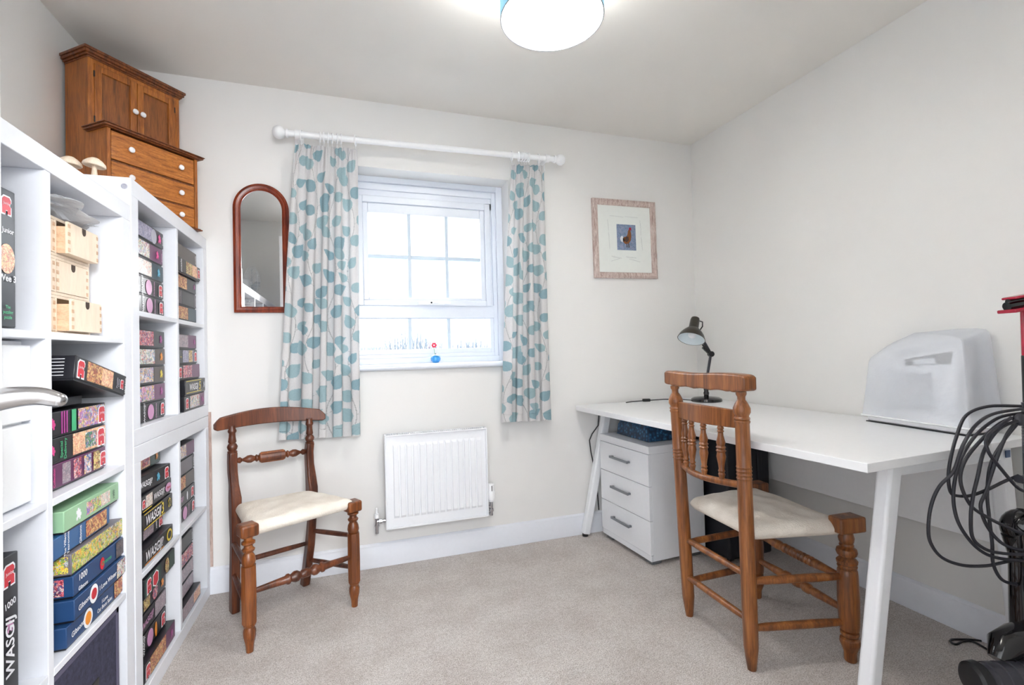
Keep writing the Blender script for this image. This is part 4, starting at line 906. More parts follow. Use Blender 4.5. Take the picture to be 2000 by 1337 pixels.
# ================================================================== CHAIRS
def cushion(t, corners, ztop, thick, bulge, mt='canvas', sag=.0, name='seat', seed=1, notch=0):
    """corners: FL, FR, BR, BL in local xy"""
    q = random.Random(seed); FLc, FRc, BRc, BLc = [Vector((*c, 0)) for c in corners]; N = 28
    ph = [q.uniform(0, 6) for _ in range(6)]
    def P(u, v):
        a = FLc.lerp(FRc, u); b = BLc.lerp(BRc, u); return a.lerp(b, v)
    def rem(w): # compress towards the edge for rounding
        return w
    b_ = MB(); n1 = N
    vs = []; 
    def pt(u, v, lower=False):
        p = P(u, v); e = min(u, 1 - u, v, 1 - v); k = min(1, e / .10)
        z = ztop - thick * .42 * (1 - math.sqrt(max(0, 1 - (1 - k) ** 2))) + bulge * math.sin(PI * u) * math.sin(PI * v) + .0022 * math.sin(11 * u + 5 * v + ph[0]) * k + .0018 * math.sin(23 * v - 9 * u + ph[1]) * k - sag * (1 - abs(2 * u - 1)) * (1 - v) 
        if lower: z = ztop - thick + thick * .35 * (1 - math.sqrt(max(0, 1 - (1 - k) ** 2)))
        return (p.x, p.y, z)
    for low in (False, True): b_.grid((lambda u, v, low=low: pt(u, v, low)), N, N)
    m_ = N + 1; off = m_ * m_; ring = [i for i in range(m_)] + [i * m_ + N for i in range(1, m_)] + [N * m_ + i for i in range(N - 1, -1, -1)] + [i * m_ for i in range(N - 1, 0, -1)]
    L_ = len(ring); 
    for i in range(L_): b_.f.append((ring[i], ring[(i + 1) % L_], ring[(i + 1) % L_] + off, ring[i] + off))
    o = b_.build(name, mt, t, angle=80); md = o.modifiers.new('soft', 'SUBSURF'); md.levels = 1; md.render_levels = 1
    return o
def turned(t, name, p, q, prof, mt, n=18):
    """prof given as fractions along p->q with radius in metres"""
    L_ = (Vector(q) - Vector(p)).length; return MB().lathe([(f * L_, r) for f, r in prof], p, q, n).build(name, mt, t, angle=40)

# chair 1: bar-back chair beside the shelving
t = thing('bedroom_chair', 'dark wooden chair with curved top rail and cream cloth seat beneath left curtain', 'chair', (-.171, 2.032, 0), math.atan2(.467, .884))
W1 = 'dark_chair'
for sx, xo in ((-1, -.198), (1, .203)):
    z0 = .0
    b_ = MB(); prof = [(.0, .012), (.03, .0145), (.055, .0205), (.075, .0215), (.088, .017), (.092, .0205), (.098, .0215), (.102, .018)]
    b_.lathe(prof, (xo, 0, 0), (xo, 0, 1), 10)
    b_.lathe([(.102, .0245), (.2, .0255), (.302, .0245)], (xo, 0, 0), (xo, 0, 1), 8)
    zt = .405 if sx < 0 else .390
    b_.lathe([(.302, .018), (.308, .021), (.318, .0235), (.335, .021), (.348, .014), (.354, .020), (.360, .0215), (.366, .015), (.374, .014), (.380, .0225), (.387, .0225), (.392, .014), (zt + .003, .0165)], (xo, 0, 0), (xo, 0, 1), 18)
    b_.build('leg', 'tree_wood', t, angle=35)
    b_ = MB(); b_.box(xo - .030, xo + .030, -.026, .034, zt, zt + .044); b_.build('leg_block', 'tree_wood', t, bevel=.008, seg=3)
def path_post(pts, wx, name='leg'):
    """pts: (x, y, z, wx, wy)"""
    b_ = MB(); base = 0
    for i, (x, y, z, a, c) in enumerate(pts):
        for dx, dy in ((-1, -1), (1, -1), (1, 1), (-1, 1)): b_.v.append((x + dx * a / 2, y + dy * c / 2, z))
    for i in range(len(pts) - 1):
        for k in range(4): b_.f.append((i * 4 + k, i * 4 + (k + 1) % 4, (i + 1) * 4 + (k + 1) % 4, (i + 1) * 4 + k))
    b_.f.append((3, 2, 1, 0)); nn = (len(pts) - 1) * 4; b_.f.append((nn, nn + 1, nn + 2, nn + 3)); return b_
for x, yy in ((-.146, [(.335, 0), (.326, .15), (.316, .30), (.309, .42), (.309, .47), (.322, .52), (.336, .57), (.338, .61), (.334, .652)]), (.146, [(.346, 0), (.318, .09), (.285, .2), (.262, .31), (.256, .42), (.257, .46), (.266, .51), (.277, .56), (.280, .61), (.270, .652)])):
    pts = [(x, y, z, .032 + (.006 if .38 < z < .52 else 0), .036 + (.014 if .36 < z < .5 else 0) + (.006 if z < .3 else 0)) for y, z in yy]
    b_ = path_post(pts, .034); yt = yy[-1][0]; b_.build('leg', W1, t, bevel=.006, angle=50)
    b_ = MB(); b_.lathe([(0, .017), (.006, .019), (.010, .014), (.016, .0175), (.026, .020), (.034, .0165), (.040, .012), (.046, .0155), (.066, .0125), (.080, .0120), (.086, .016), (.092, .016), (.098, .013), (.112, .013)], (x, yt, .648), (x, yt - .002, 1.648), 18)
    b_.build('post_turning', W1, t, angle=40)
N = 36; b_ = MB()
for i in range(N + 1):
    s_ = i / N; x = -.212 + .427 * s_; y = .338 - .072 * s_ + .030 * math.sin(PI * s_) - .002; e = min(s_, 1 - s_)
    zt = .792 + .028 * math.sin(PI * min(1, max(0, s_))) - (.030 * (1 - e / .06) ** 2 if e < .06 else 0); zb = .744 + .010 * math.sin(PI * s_) + (.012 if e < .02 else 0)
    if i in (0, N): zt = (zt + zb) / 2 + .012; zb = zt - .02
    for dy in (-.010, .010): b_.v += [(x, y + dy, zb), (x, y + dy, zt)]
for i in range(N):
    a = i * 4; c = a + 4; b_.f += [(a, a + 1, c + 1, c), (a + 3, a + 2, c + 2, c + 3), (a + 1, a + 3, c + 3, c + 1), (a + 2, a, c, c + 2)]
b_.f += [(0, 2, 3, 1), (N * 4, N * 4 + 1, N * 4 + 3, N * 4 + 2)]; b_.build('top_rail', W1, t, bevel=.004, angle=50)
p, q_ = Vector((-.132, .332, .614)), Vector((.132, .280, .614)); 
prof = [(0, .006), (.02, .011), (.05, .013), (.08, .006), (.10, .008), (.15, .0155), (.20, .0165), (.25, .010), (.27, .015), (.285, .015), (.30, .010), (.32, .020), (.68, .020), (.70, .010), (.715, .015), (.73, .015), (.75, .010), (.80, .0165), (.85, .0155), (.90, .008), (.92, .006), (.95, .013), (.98, .011), (1, .006)]
turned(t, 'back_spindle', p, q_, prof, W1)
b_ = MB(); d_ = (q_ - p); b_.bar(p + d_ * .32, p + d_ * .68, .020, .046); b_.build('spindle_tablet', 'tree_wood', t, bevel=.008, seg=3)
st = [(0, .0085), (.3, .0105), (.7, .0105), (1, .0085)]
turned(t, 'front_stretcher', (-.185, 0, .206), (.19, 0, .206), [(0, .009), (.20, .0125), (.30, .0145), (.315, .019), (.335, .019), (.35, .013), (.39, .0205), (.42, .020), (.45, .012), (.47, .0165), (.53, .0165), (.55, .012), (.58, .020), (.61, .0205), (.65, .013), (.665, .019), (.685, .019), (.70, .0145), (.80, .0125), (1, .009)], W1)
turned(t, 'rear_stretcher', (-.14, .325, .20), (.14, .305, .20), st, W1)
for a, b in ((((-.152, .32, .288), (-.190, .01, .276))), (((.150, .27, .262), (.196, .005, .292)))): turned(t, 'side_stretcher', a, b, st, W1)
for a, b in ((((-.150, .325, .160), (-.192, .01, .122))), (((.150, .30, .125), (.198, .005, .160)))): turned(t, 'side_stretcher', a, b, st, W1)
cushion(t, [(-.205, -.02), (.205, -.015), (.135, .262), (-.150, .30)], .452, .052, .006, seed=3, sag=.004)

# chair 2: spindle-back chair at the desk
t = thing('desk_chair', 'large brown spindle-back chair with cream cloth seat facing the desk', 'chair', (1.5575, 1.373, 0), math.atan2(.995, .1))
W2 = 'chair2_wood'
def post2(x, y0, y1, zt=.825):
    L_ = math.hypot(y1 - y0, zt); p = (x, y0, 0); q2 = (x, y1, zt)
    pr = [(0, .0135), (.03, .0175), (.075, .0225), (.2, .0235), (.4, .0232), (.60, .0225)]
    for zz in (.610, .622, .634, .646): pr += [(zz - .003, .0225), (zz, .0245), (zz + .003, .0225)]
    pr += [(.70, .0225), (.785, .0220)]
    pr += [(.790, .0245), (.794, .0245), (.797, .0215), (.800, .0245), (.804, .0245), (.808, .021), (.812, .0215), (.822, .0265), (.835, .0265), (.850, .020), (.862, .0125), (.872, .0125), (.880, .0165), (.888, .0165)]
    MB().lathe(pr, p, q2, 24).build('leg', W2, t, angle=40)
post2(-.165, .335, .341); post2(.165, .343, .374)
yr = .355
b_ = MB(); n = 44; q = random.Random(12)
for i in range(n + 1):
    s_ = i / n; x = -.215 + .425 * s_; y = .345 + (.372 - .345) * s_; zb = .888 + (.004 * abs(math.sin(s_ * 16)) if .15 < s_ < .85 else 0) + (.004 if s_ < .1 or s_ > .9 else 0) - .003 * math.sin(PI * s_); zt = .944 + .003 * math.sin(7 * s_); e = min(s_, 1 - s_)
    if e < .03: zt -= .008 * (1 - e / .03); zb += .004 * (1 - e / .03)
    for dy in (-.024, .024): b_.v += [(x, y + dy, zb), (x, y + dy, zt)]
for i in range(n):
    a = i * 4; c = a + 4; b_.f += [(a, a + 1, c + 1, c), (a + 3, a + 2, c + 2, c + 3), (a + 1, a + 3, c + 3, c + 1), (a + 2, a, c, c + 2)]
b_.f += [(0, 2, 3, 1), (n * 4, n * 4 + 1, n * 4 + 3, n * 4 + 2)]; b_.build('top_rail', W2, t, bevel=.006, seg=3, angle=50)
b_ = MB(); n = 24
for i in range(n + 1):
    s_ = i / n; x = -.150 + .300 * s_; y = .342 + .026 * s_ + .030 * math.sin(PI * s_); zb = .768 - .0 * s_; zt = .826 + .006 * math.sin(PI * s_)
    for dy in (-.009, .009): b_.v += [(x, y + dy, zb), (x, y + dy, zt)]
for i in range(n):
    a = i * 4; c = a + 4; b_.f += [(a, a + 1, c + 1, c), (a + 3, a + 2, c + 2, c + 3), (a + 1, a + 3, c + 3, c + 1), (a + 2, a, c, c + 2)]
b_.f += [(0, 2, 3, 1), (n * 4, n * 4 + 1, n * 4 + 3, n * 4 + 2)]; b_.build('back_slat', W2, t, bevel=.003, angle=50)
pts = [(-.150 + .3 * i / 16, .341 + .022 * i / 16 + .034 * math.sin(PI * i / 16), .584 - .004 * math.sin(PI * i / 16)) for i in range(17)]
b_ = MB(); b_.tube(pts, [.0095 if i in (0, 16) else .0118 for i in range(17)], 14); b_.build('lower_back_rail', W2, t, angle=60)
for x in (.102, .049, -.018, -.088):
    s_ = (x + .15) / .3; yt = .342 + .026 * s_ + .030 * math.sin(PI * s_); yb = .341 + .022 * s_ + .034 * math.sin(PI * s_)
    turned(t, 'back_spindle', (x, yb, .588), (x, yt, .772), [(0, .008), (.06, .0095), (.10, .0115), (.13, .0085), (.16, .0115), (.19, .0085), (.30, .0115), (.42, .0155), (.50, .013), (.53, .0165), (.56, .0125), (.59, .0165), (.62, .0125), (.68, .0150), (.80, .0095), (.86, .0085), (.88, .0115), (.91, .0085), (.94, .0115), (.97, .009), (1, .009)], W2)
for x, big in ((-.2125, 1), (.2125, 1)):
    b_ = MB(); b_.lathe([(0, .016), (.004, .0185), (.03, .0185), (.05, .026), (.062, .030), (.072, .028), (.078, .0195), (.084, .0255), (.090, .0275), (.096, .0265), (.100, .020), (.104, .028), (.12, .0295), (.2, .0315), (.28, .0300), (.296, .0285), (.300, .0245), (.304, .028), (.309, .029), (.314, .025), (.318, .030), (.326, .031), (.334, .024), (.340, .019), (.344, .0275), (.354, .031), (.364, .0285), (.370, .019), (.376, .0215), (.382, .0185), (.388, .0215), (.400, .0235), (.412, .0205), (.420, .019)], (x, 0, 0), (x, 0, 1), 26)
    b_.build('leg', W2, t, angle=40)
    b_ = MB(); b_.prism([(x - .030, -.052, .420), (x + .030, -.052, .420), (x + .030, -.02, .420), (x + .026, .045, .420), (x - .026, .045, .420), (x - .030, -.02, .420)], (0, 0, .050)); b_.build('leg_block', W2, t, bevel=.006, seg=3)
for z in (.295, .153): turned(t, 'rear_stretcher', (-.150, .336, z), (.150, .352, z + .001), [(0, .0095), (.2, .0115), (.8, .0115), (1, .0095)], W2)
for z in (.278, .130):
    turned(t, 'side_stretcher', (-.170, .335, z + .004), (-.208, .01, z - .004), [(0, .009), (.15, .0125), (.7, .0135), (1, .0105)], W2)
    turned(t, 'side_stretcher', (.170, .340, z), (.208, .01, z), [(0, .009), (.15, .0125), (.7, .0135), (1, .0105)], W2)
rings = [(0, .0095), (.14, .0125), (.28, .0165)] + sum([[(.30 + k * .045, .0125), (.315 + k * .045, .0175), (.33 + k * .045, .0175)] for k in range(8)], []) + [(.68, .012), (.70, .0175), (.74, .0175), (.86, .0125), (1, .0105)]
turned(t, 'front_stretcher', (-.190, 0, .262), (.190, 0, .262), rings, W2)
turned(t, 'front_stretcher', (-.190, 0, .158), (.190, 0, .158), [(0, .0095), (.12, .0125), (.30, .0155), (.32, .012), (.35, .018), (.40, .018), (.43, .012), (.46, .016), (.5, .018), (.54, .016), (.57, .012), (.60, .018), (.65, .018), (.68, .012), (.70, .0155), (.88, .0125), (1, .0095)], W2)
cushion(t, [(-.222, -.010), (.222, -.010), (.172, .325), (-.172, .320)], .458, .056, .010, seed=8, sag=.002)

# ================================================================== DESK
DT, DTh = .725, .025
t = thing('desk', 'long white desk along the right wall with splayed white metal legs', 'desk', (1.65, 1.68, 0))
LX = lambda x, y, z: (x - 1.65, y - 1.68, z)
poly = [(1.262, .890), (2.045, .925)]
poly += [(2.055, 2.462)] + [(1.262, 2.462)]
cxr, cyr, rr_ = 1.243, 2.412, .05
poly = [(1.262, .890), (2.045, .925), (2.055, 2.462)] + [(1.241 + .05 * math.cos(a), 2.412 + .05 * math.sin(a)) for a in [PI / 2 + PI / 2 * i / 8 for i in range(9)]]
MB().prism([LX(x, y, DT - DTh) for x, y in poly], (0, 0, DTh)).build('desk_top', 'desk_white', t, bevel=.0015)
for nm, Y in (('far', 2.440), ('near', .962)):
    b_ = MB(); xt0, xb0, xt1, xb1 = 1.395, 1.236, 1.84, 1.985
    if nm == 'near': xt0, xb0, xt1, xb1 = 1.455, 1.322, 1.95, 2.02
    b_.bar(LX(xb0, Y, .012), LX(xt0, Y, DT - DTh - .001), .042, .042, up=(0, 1, 0), w2=.050, h2=.042)
    b_.build('desk_leg', 'white_metal', t, bevel=.009, seg=3)
    b_ = MB(); b_.bar(LX(xb1, Y, .012), LX(xt1, Y, DT - DTh - .001), .042, .042, up=(0, 1, 0), w2=.050, h2=.042); b_.build('desk_leg', 'white_metal', t, bevel=.009, seg=3)
    b_ = MB(); a = LX(xt0, Y - .017, DT - DTh - .042); c = LX(xt1, Y + .017, DT - DTh - .0005); b_.box(a[0], c[0], a[1], c[1], a[2], c[2]); b_.build('leg_crossbar', 'white_metal', t, bevel=.004)
    for xb in (xb0, xb1):
        b_ = MB(); p = LX(xb - .002, Y, 0); b_.lathe([(0, .017), (.010, .017), (.013, .008)], p, (p[0], p[1], 1), 16); b_.build('foot_pad', 'black', t)
b_ = MB(); a = LX(1.985, .955, .37); c = LX(2.0, 2.40, DT - DTh - .001); b_.box(a[0], c[0], a[1], c[1], a[2], c[2]); b_.build('modesty_panel', 'desk_white', t, bevel=.001)
for x, y in ((1.40, 2.416), (1.93, .936)):
    b_ = MB(); a = LX(x, y, .668); b_.box(a[0], a[0] + .022, a[1] - .002, a[1], a[2], a[2] + .022); b_.build('blue_sticker', 'pz_navy', t)

# drawer pedestal
a0 = Vector((1.316, 2.394)); a1 = Vector((1.338, 1.970)); dirf = (a0 - a1).normalized(); wdt = (a0 - a1).length
t = thing('drawer_pedestal', 'white three-drawer pedestal with grey handles under the desk', 'drawers', (a1.x, a1.y, 0), math.atan2(dirf.y, dirf.x) - PI / 2)
# local: x into the room's right (depth), y along the front towards the back wall
dp = .33
MB().box(.017, dp, .001, wdt - .001, .024, .530).build('carcass', 'cabinet_white', t, bevel=.001)
MB().box(.002, dp + .004, -.002, wdt + .002, .531, .568).build('top_panel', 'cabinet_white', t, bevel=.0015)
MB().box(.004, .0165, .001, wdt - .001, .024, .052).build('plinth', 'cabinet_white', t, bevel=.001)
for z0, z1 in ((.0545, .213), (.2165, .375), (.3785, .529)):
    dr = MB().box(0, .0165, .001, wdt - .001, z0, z1).build('drawer_front', 'cabinet_white', t, bevel=.001)
    zc = (z0 + z1) / 2 + .012
    b_ = MB(); b_.box(-.022, -.014, .145, .305, zc - .006, zc + .006); b_.box(-.016, 0, .147, .158, zc - .005, zc + .005); b_.box(-.016, 0, .292, .303, zc - .005, zc + .005); b_.build('drawer_handle', 'grey_metal', dr, bevel=.0015)
for x, y in ((.02, .02), (.02, wdt - .07), (dp - .07, .02), (dp - .07, wdt - .07)): MB().box(x, x + .055, y, y + .055, 0, .0236).build('foot', 'grey_metal', t, bevel=.003)
b_ = MB()
def bagf2(u, v):
    x = 1.40 + .20 * u; y = 2.06 + .30 * v; e = min(1, min(u, 1 - u, v, 1 - v) * 6)
    return (x, y, .5702 + .085 * (1 - (1 - e) ** 2) ** .5 + .010 * e * math.sin(14 * v + 5 * u) + .006 * e * math.sin(21 * u))
b_.grid(bagf2, 24, 30); b_.grid(lambda u, v: (1.40 + .20 * u, 2.06 + .30 * v, .5695), 24, 30)
o_ = b_.build('blue_bag', 'blue_bag', origin=(1.5, 2.2, .5695), angle=70); tag(o_, 'dark blue patterned bag lying on the white pedestal under the desk', 'bag')

# black case under the desk
t = thing('storage_case', 'tall black case standing on the floor under the desk behind the chair', 'case', (1.69, 1.85, 0))
b_ = MB(); b_.box(0, .26, 0, .30, .022, .60); b_.build('shell', 'black_case', t, bevel=.012, seg=3)
b_ = MB(); b_.box(.05, .075, -.005, 0, .05, .56); b_.box(.18, .205, -.005, 0, .05, .56); b_.build('front_rib', 'black_case', t, bevel=.002)
for x, y in ((.04, .04), (.22, .04), (.04, .26), (.22, .26)): b_ = MB(); b_.lathe([(-.012, .011), (.012, .011)], (x, y, .011), (x + 1, y, .011), 14); b_.build('caster', 'black', t)

# desk lamp
LB = Vector((1.926, 2.250, DT)); rt = Vector((.947, -.322, 0)); S_ = 1 / 345
def lp(px, pz, d=0): return tuple(rt * px + Vector((.322, .947, 0)) * d + Vector((0, 0, pz)))
t = thing('desk_lamp', 'black adjustable desk lamp with olive metal shade on the desk', 'lamp', LB)
b_ = MB(); b_.lathe([(0, .082), (.004, .084), (.016, .082), (.024, .068), (.028, .03), (.030, .02)], (0, 0, 0), (0, 0, 1), 40); b_.build('base', 'black_gloss', t, angle=35)
b_ = MB(); b_.lathe([(0, .012), (.02, .016), (.03, .012), (.06, .018), (.085, .018), (.09, .012)], (0, 0, .028), (0, 0, 1), 20); b_.build('swivel', 'black_gloss', t)
J = lp(.033, .268)
b_ = MB(); b_.tube([lp(.0, .10), J], .0075, 12); b_.build('lower_arm', 'dark_grey', t)
K = lp(-.012, .36, .01)
b_ = MB(); b_.tube([J, K], .0085, 12); b_.build('upper_arm', 'dark_grey', t)
b_ = MB(); b_.lathe([(-.014, .016), (.014, .016)], J, tuple(Vector(J) + Vector((.322, .947, 0))), 18); b_.bar(lp(-.01, .31, -.004), J, .018, .02); b_.tube([lp(-.018, .322, -.012), lp(.012, .285, -.014)], .005, 10); b_.build('elbow_joint', 'black', t, bevel=.001)
ax = Vector(lp(-.042, -.11, -.045)).normalized(); top = Vector(lp(-.040, .478, .02))
pr = [(0, .012), (.004, .022), (.018, .0255), (.068, .0265), (.078, .036), (.095, .052), (.118, .067), (.138, .074), (.141, .0755)]
b_ = MB(); base = 0; n = 32; u_ = ax.orthogonal().normalized(); w_ = ax.cross(u_)
pin_ = [(a, max(r - .003, .002)) for a, r in reversed(pr[3:])] + [(.070, .002)]
def rings_(mb, prof):
    o_ = len(mb.v)
    for d_, r in prof:
        for k in range(n): a = 2 * PI * k / n; mb.v.append(tuple(top + ax * d_ + (u_ * math.cos(a) + w_ * math.sin(a)) * r))
    for i in range(len(prof) - 1):
        for k in range(n): mb.f.append((o_ + i * n + k, o_ + i * n + (k + 1) % n, o_ + (i + 1) * n + (k + 1) % n, o_ + (i + 1) * n + k))
rings_(b_, [(0, .001)] + pr + [(.141, .072)]); b_.build('lamp_shade', 'olive_enamel', t, angle=50)
b_ = MB(); rings_(b_, [(.1405, .0725), (.136, .0705), (.116, .064), (.095, .049), (.080, .034), (.072, .001)]); b_.build('shade_inside', 'lamp_inner', t, angle=60)
b_ = MB(); b_.ball(tuple(top + ax * .112), .022, 18); b_.build('light_bulb', 'white', t)
tp = top
b_ = MB(); b_.tube([tuple(tp + ax * .02 + rt * .02), tuple(tp + ax * .03 + rt * .045), tuple(tp + ax * .06 + rt * .050), tuple(tp + ax * .09 + rt * .036), K], .0035, 10); b_.build('shade_hook', 'black', t)
b_ = MB(); b_.tube([lp(-.075, .006, .02), lp(-.13, .010, .05), (-.2, .12, .012), (-.30, .15, .008)], .0028, 8); b_.tube([(-.30, .15, .008), (-.38, .175, .004), (-.425, .16, .003)], .0028, 8)
b_.build('lamp_cord', 'black', t); b_ = MB(); b_.bar((-.275, .143, .010), (-.318, .158, .010), .018, .016); b_.build('cord_switch', 'black', t, bevel=.004)

# covered sewing machine
t = thing('sewing_machine', 'sewing machine under a white translucent dust cover on the desk', 'sewing machine', (1.94, 1.20, DT))
# footprint in local coordinates: far-left (x .02,y .17) near corner (-.07,-.19), back to the wall
P0 = [(-.006, .180), (-.062, -.205), (.100, -.215), (.108, .180)]
P1 = [(.006, .150), (-.045, -.185), (.090, -.190), (.100, .155)]
zt_ = [.262, .330, .362, .300]
def lerp4(P, k, s_):
    a = P[k]; b = P[(k + 1) % 4]; return [a[i] + (b[i] - a[i]) * s_ for i in range(len(a))]
NS = 18; b_ = MB(); rings2 = []; lev = 16
q = random.Random(4)
def side_pt(k, s_, h):
    a = lerp4(P0, k, s_); b = lerp4(P1, k, s_); zt = zt_[k] + (zt_[(k + 1) % 4] - zt_[k]) * s_
    if k == 0: zt += .012 * math.sin(PI * s_)
    x = a[0] + (b[0] - a[0]) * h; y = a[1] + (b[1] - a[1]) * h
    z = .022 + (zt - .022) * h; dx = .005 * math.sin(3 * s_ * PI + h * 5 + k) * math.sin(PI * h)
    if h > .86: f = (h - .86) / .14; cxy = (.03, .0); x += (cxy[0] - x) * .07 * f * f; y += (cxy[1] - y) * .04 * f * f; z -= .006 * f * f
    return (x + dx, y + dx * .6, z)
for j in range(lev + 1):
    h = j / lev
    for k in range(4):
        for i in range(NS): b_.v.append(side_pt(k, i / NS, h))
R_ = 4 * NS
for j in range(lev):
    for i in range(R_): b_.f.append((j * R_ + i, j * R_ + (i + 1) % R_, (j + 1) * R_ + (i + 1) % R_, (j + 1) * R_ + i))
b_.v.append((.03, .0, .345)); c_ = len(b_.v) - 1
for i in range(R_): b_.f.append((lev * R_ + i, lev * R_ + (i + 1) % R_, c_))
o_ = b_.build('dust_cover', 'dust', t, angle=70); md = o_.modifiers.new('soft', 'SUBSURF'); md.levels = 1; md.render_levels = 1
b_ = MB(); hem = [side_pt(k, i / NS, .0) for k in range(4) for i in range(NS)]; b_.tube([(x, y, z + .004) for x, y, z in hem], .0032, 6, closed=True); b_.build('cover_hem', 'white', t)
b_ = MB(); b_.prism([(.004, .165, .004), (-.048, -.19, .004), (.088, -.195, .004), (.096, .165, .004)], (0, 0, .05)); b_.build('machine_bed', 'white', t, bevel=.006)
b_ = MB(); o1 = [(.014, .125), (-.018, -.150), (.072, -.160), (.085, .125)]; b_.add([(x, y, .195) for x, y in o1] + [(x, y, z) for (x, y), z in zip(o1, (.232, .286, .300, .250))], [(3, 2, 1, 0), (4, 5, 6, 7), (0, 1, 5, 4), (1, 2, 6, 5), (2, 3, 7, 6), (3, 0, 4, 7)]); b_.prism([(-.012, -.07, .05), (-.024, -.15, .05), (.070, -.15, .05), (.080, -.07, .05)], (0, 0, .16)); b_.build('machine_arm', 'white', t, bevel=.012, seg=3)
def on_arm(y, z, d): return (-.0036 + .1164 * (y + .0125) + .0029 - d, y, z)
b_ = MB(); b_.prism([on_arm(.018, .222, 0), on_arm(-.135, .232, 0), on_arm(-.140, .276, 0), on_arm(.018, .246, 0)], (-.002, 0, 0)); b_.build('control_panel', 'black', t)
b_ = MB(); b_.prism([on_arm(-.012, .228, .0021), on_arm(-.085, .233, .0021), on_arm(-.085, .252, .0021), on_arm(-.012, .244, .0021)], (-.001, 0, 0)); b_.build('panel_display', 'white', t)
b_ = MB(); b_.prism([(.001, .168, 0), (-.052, -.193, 0), (.09, -.197, 0), (.098, .168, 0)], (0, 0, .0035)); b_.build('rubber_base', 'black', t)

# ================================================================== VACUUM CLEANER
t = thing('vacuum_cleaner', 'black upright vacuum cleaner with red wand and looped cable by the desk end', 'vacuum cleaner', (1.66, .77, 0))
V = lambda x, y, z: (x - 1.66, y - .77, z)
b_ = MB(); b_.tube([V(1.737, .795, .13), V(1.737, .795, .30), V(1.745, .80, .50), V(1.770, .803, .56)], [.052, .050, .044, .034], 26); b_.build('lower_column', 'black_gloss', t, angle=60)
b_ = MB(); b_.ball(V(1.750, .815, .515), .050, 22, (1, 1, 1.05)); b_.tube([V(1.735, .82, .50), V(1.75, .81, .40)], [.036, .030], 18); b_.build('motor_dome', 'black_gloss', t, angle=70)
b_ = MB(); b_.tube([V(1.775, .803, .56), V(1.777, .803, .70), V(1.777, .803, .86)], [.020, .020, .018], 16); b_.build('upper_column', 'dark_grey', t)
b_ = MB(); pts = []; rs = []
for i in range(22): pts.append(V(1.772, .80, .72 + i * .0042)); rs.append(.0205 if i % 2 else .0175)
b_.tube(pts, rs, 16); b_.build('ribbed_hose', 'dark_grey', t, angle=20)
b_ = MB(); b_.tube([V(1.779, .803, .86), V(1.780, .803, .99)], [.016, .0155], 14); b_.build('wand_grip', 'black', t)
b_ = MB(); b_.tube([V(1.780, .803, .985), V(1.782, .803, 1.115)], .0145, 16); b_.build('wand', 'red', t)
b_ = MB()
p0, p1 = Vector(V(1.722, .820, 1.112)), Vector(V(1.86, .775, 1.135)); b_.bar(p0, p1, .052, .010); b_.bar(p0 + Vector((.008, -.002, .036)), p1 + Vector((0, 0, .036)), .040, .007); b_.build('nozzle_trim', 'red', t, bevel=.003)
b_ = MB(); b_.tube([tuple(p0 + Vector((.004, 0, .014))), tuple(p1 + Vector((0, 0, .014)))], .0125, 14); b_.tube([tuple(p0 + Vector((.01, 0, .027))), tuple(p1 + Vector((0, 0, .027)))], .008, 12); b_.build('floor_nozzle', 'black_gloss', t)
b_ = MB(); b_.tube([V(1.777, .803, .815), V(1.72, .797, .815), V(1.700, .795, .822)], [.012, .011, .012], 14); b_.ball(V(1.704, .792, .820), .017, 16, (1, .6, 1)); b_.build('cable_hook', 'dark_grey', t)
b_ = MB(); b_.tube([V(1.777, .803, .66), V(1.72, .80, .655), V(1.703, .80, .66)], [.012, .010, .011], 12); b_.build('cable_hook', 'dark_grey', t)
for cx_, cy_ in ((1.53, .80), (1.80, .70)):
    b_ = MB(); b_.lathe([(-.020, .026), (-.016, .034), (.016, .034), (.020, .026)], V(cx_, cy_, .034), V(cx_ + .947, cy_ - .322, .034), 28); b_.build('wheel', 'black', t, angle=40)
def headf(u, v):
    a = 2 * PI * u; c = math.cos(a); s_ = math.sin(a); ex = .5; k_ = int(round(v * 6))
    hx = .135 * math.copysign(abs(c) ** ex, c); hy = .070 * math.copysign(abs(s_) ** ex, s_)
    zz = [.012, .035, .080, .105, .128, .145, .150][k_]; k = [.92, 1, .98, .92, .80, .60, .02][k_]
    return V(1.665 + hx * k * .947 + hy * k * .322, .745 - hx * k * .322 + hy * k * .947, zz)
b_ = MB(); b_.grid(headf, 44, 6, True); b_.build('floor_head', 'dark_grey', t, angle=45)
ax0, ax1 = Vector(V(1.468, .806, .178)), Vector(V(1.80, .693, .178)); L_ = (ax1 - ax0).length
b_ = MB(); b_.lathe([(.006, .018), (.008, .034), (.014, .041), (.032, .043), (.037, .040)], ax0, ax1, 32); b_.build('round_end_cap', 'black', t, angle=30)
pr = [(.036, .034), (.050, .036)]
for k in range(9): pr += [(.052 + k * .028, .0365), (.054 + k * .028, .0395), (.072 + k * .028, .0395), (.074 + k * .028, .0365)]
b_ = MB(); b_.lathe(pr, ax0, ax1, 32); b_.build('brush_housing', 'dark_grey', t, angle=25)
b_ = MB(); b_.tube([V(1.585, .80, .205), V(1.61, .80, .235), V(1.66, .795, .243), V(1.72, .79, .235), V(1.76, .785, .22)], [.022, .036, .040, .044, .040], 22); b_.build('motor_housing', 'black_gloss', t, angle=60)
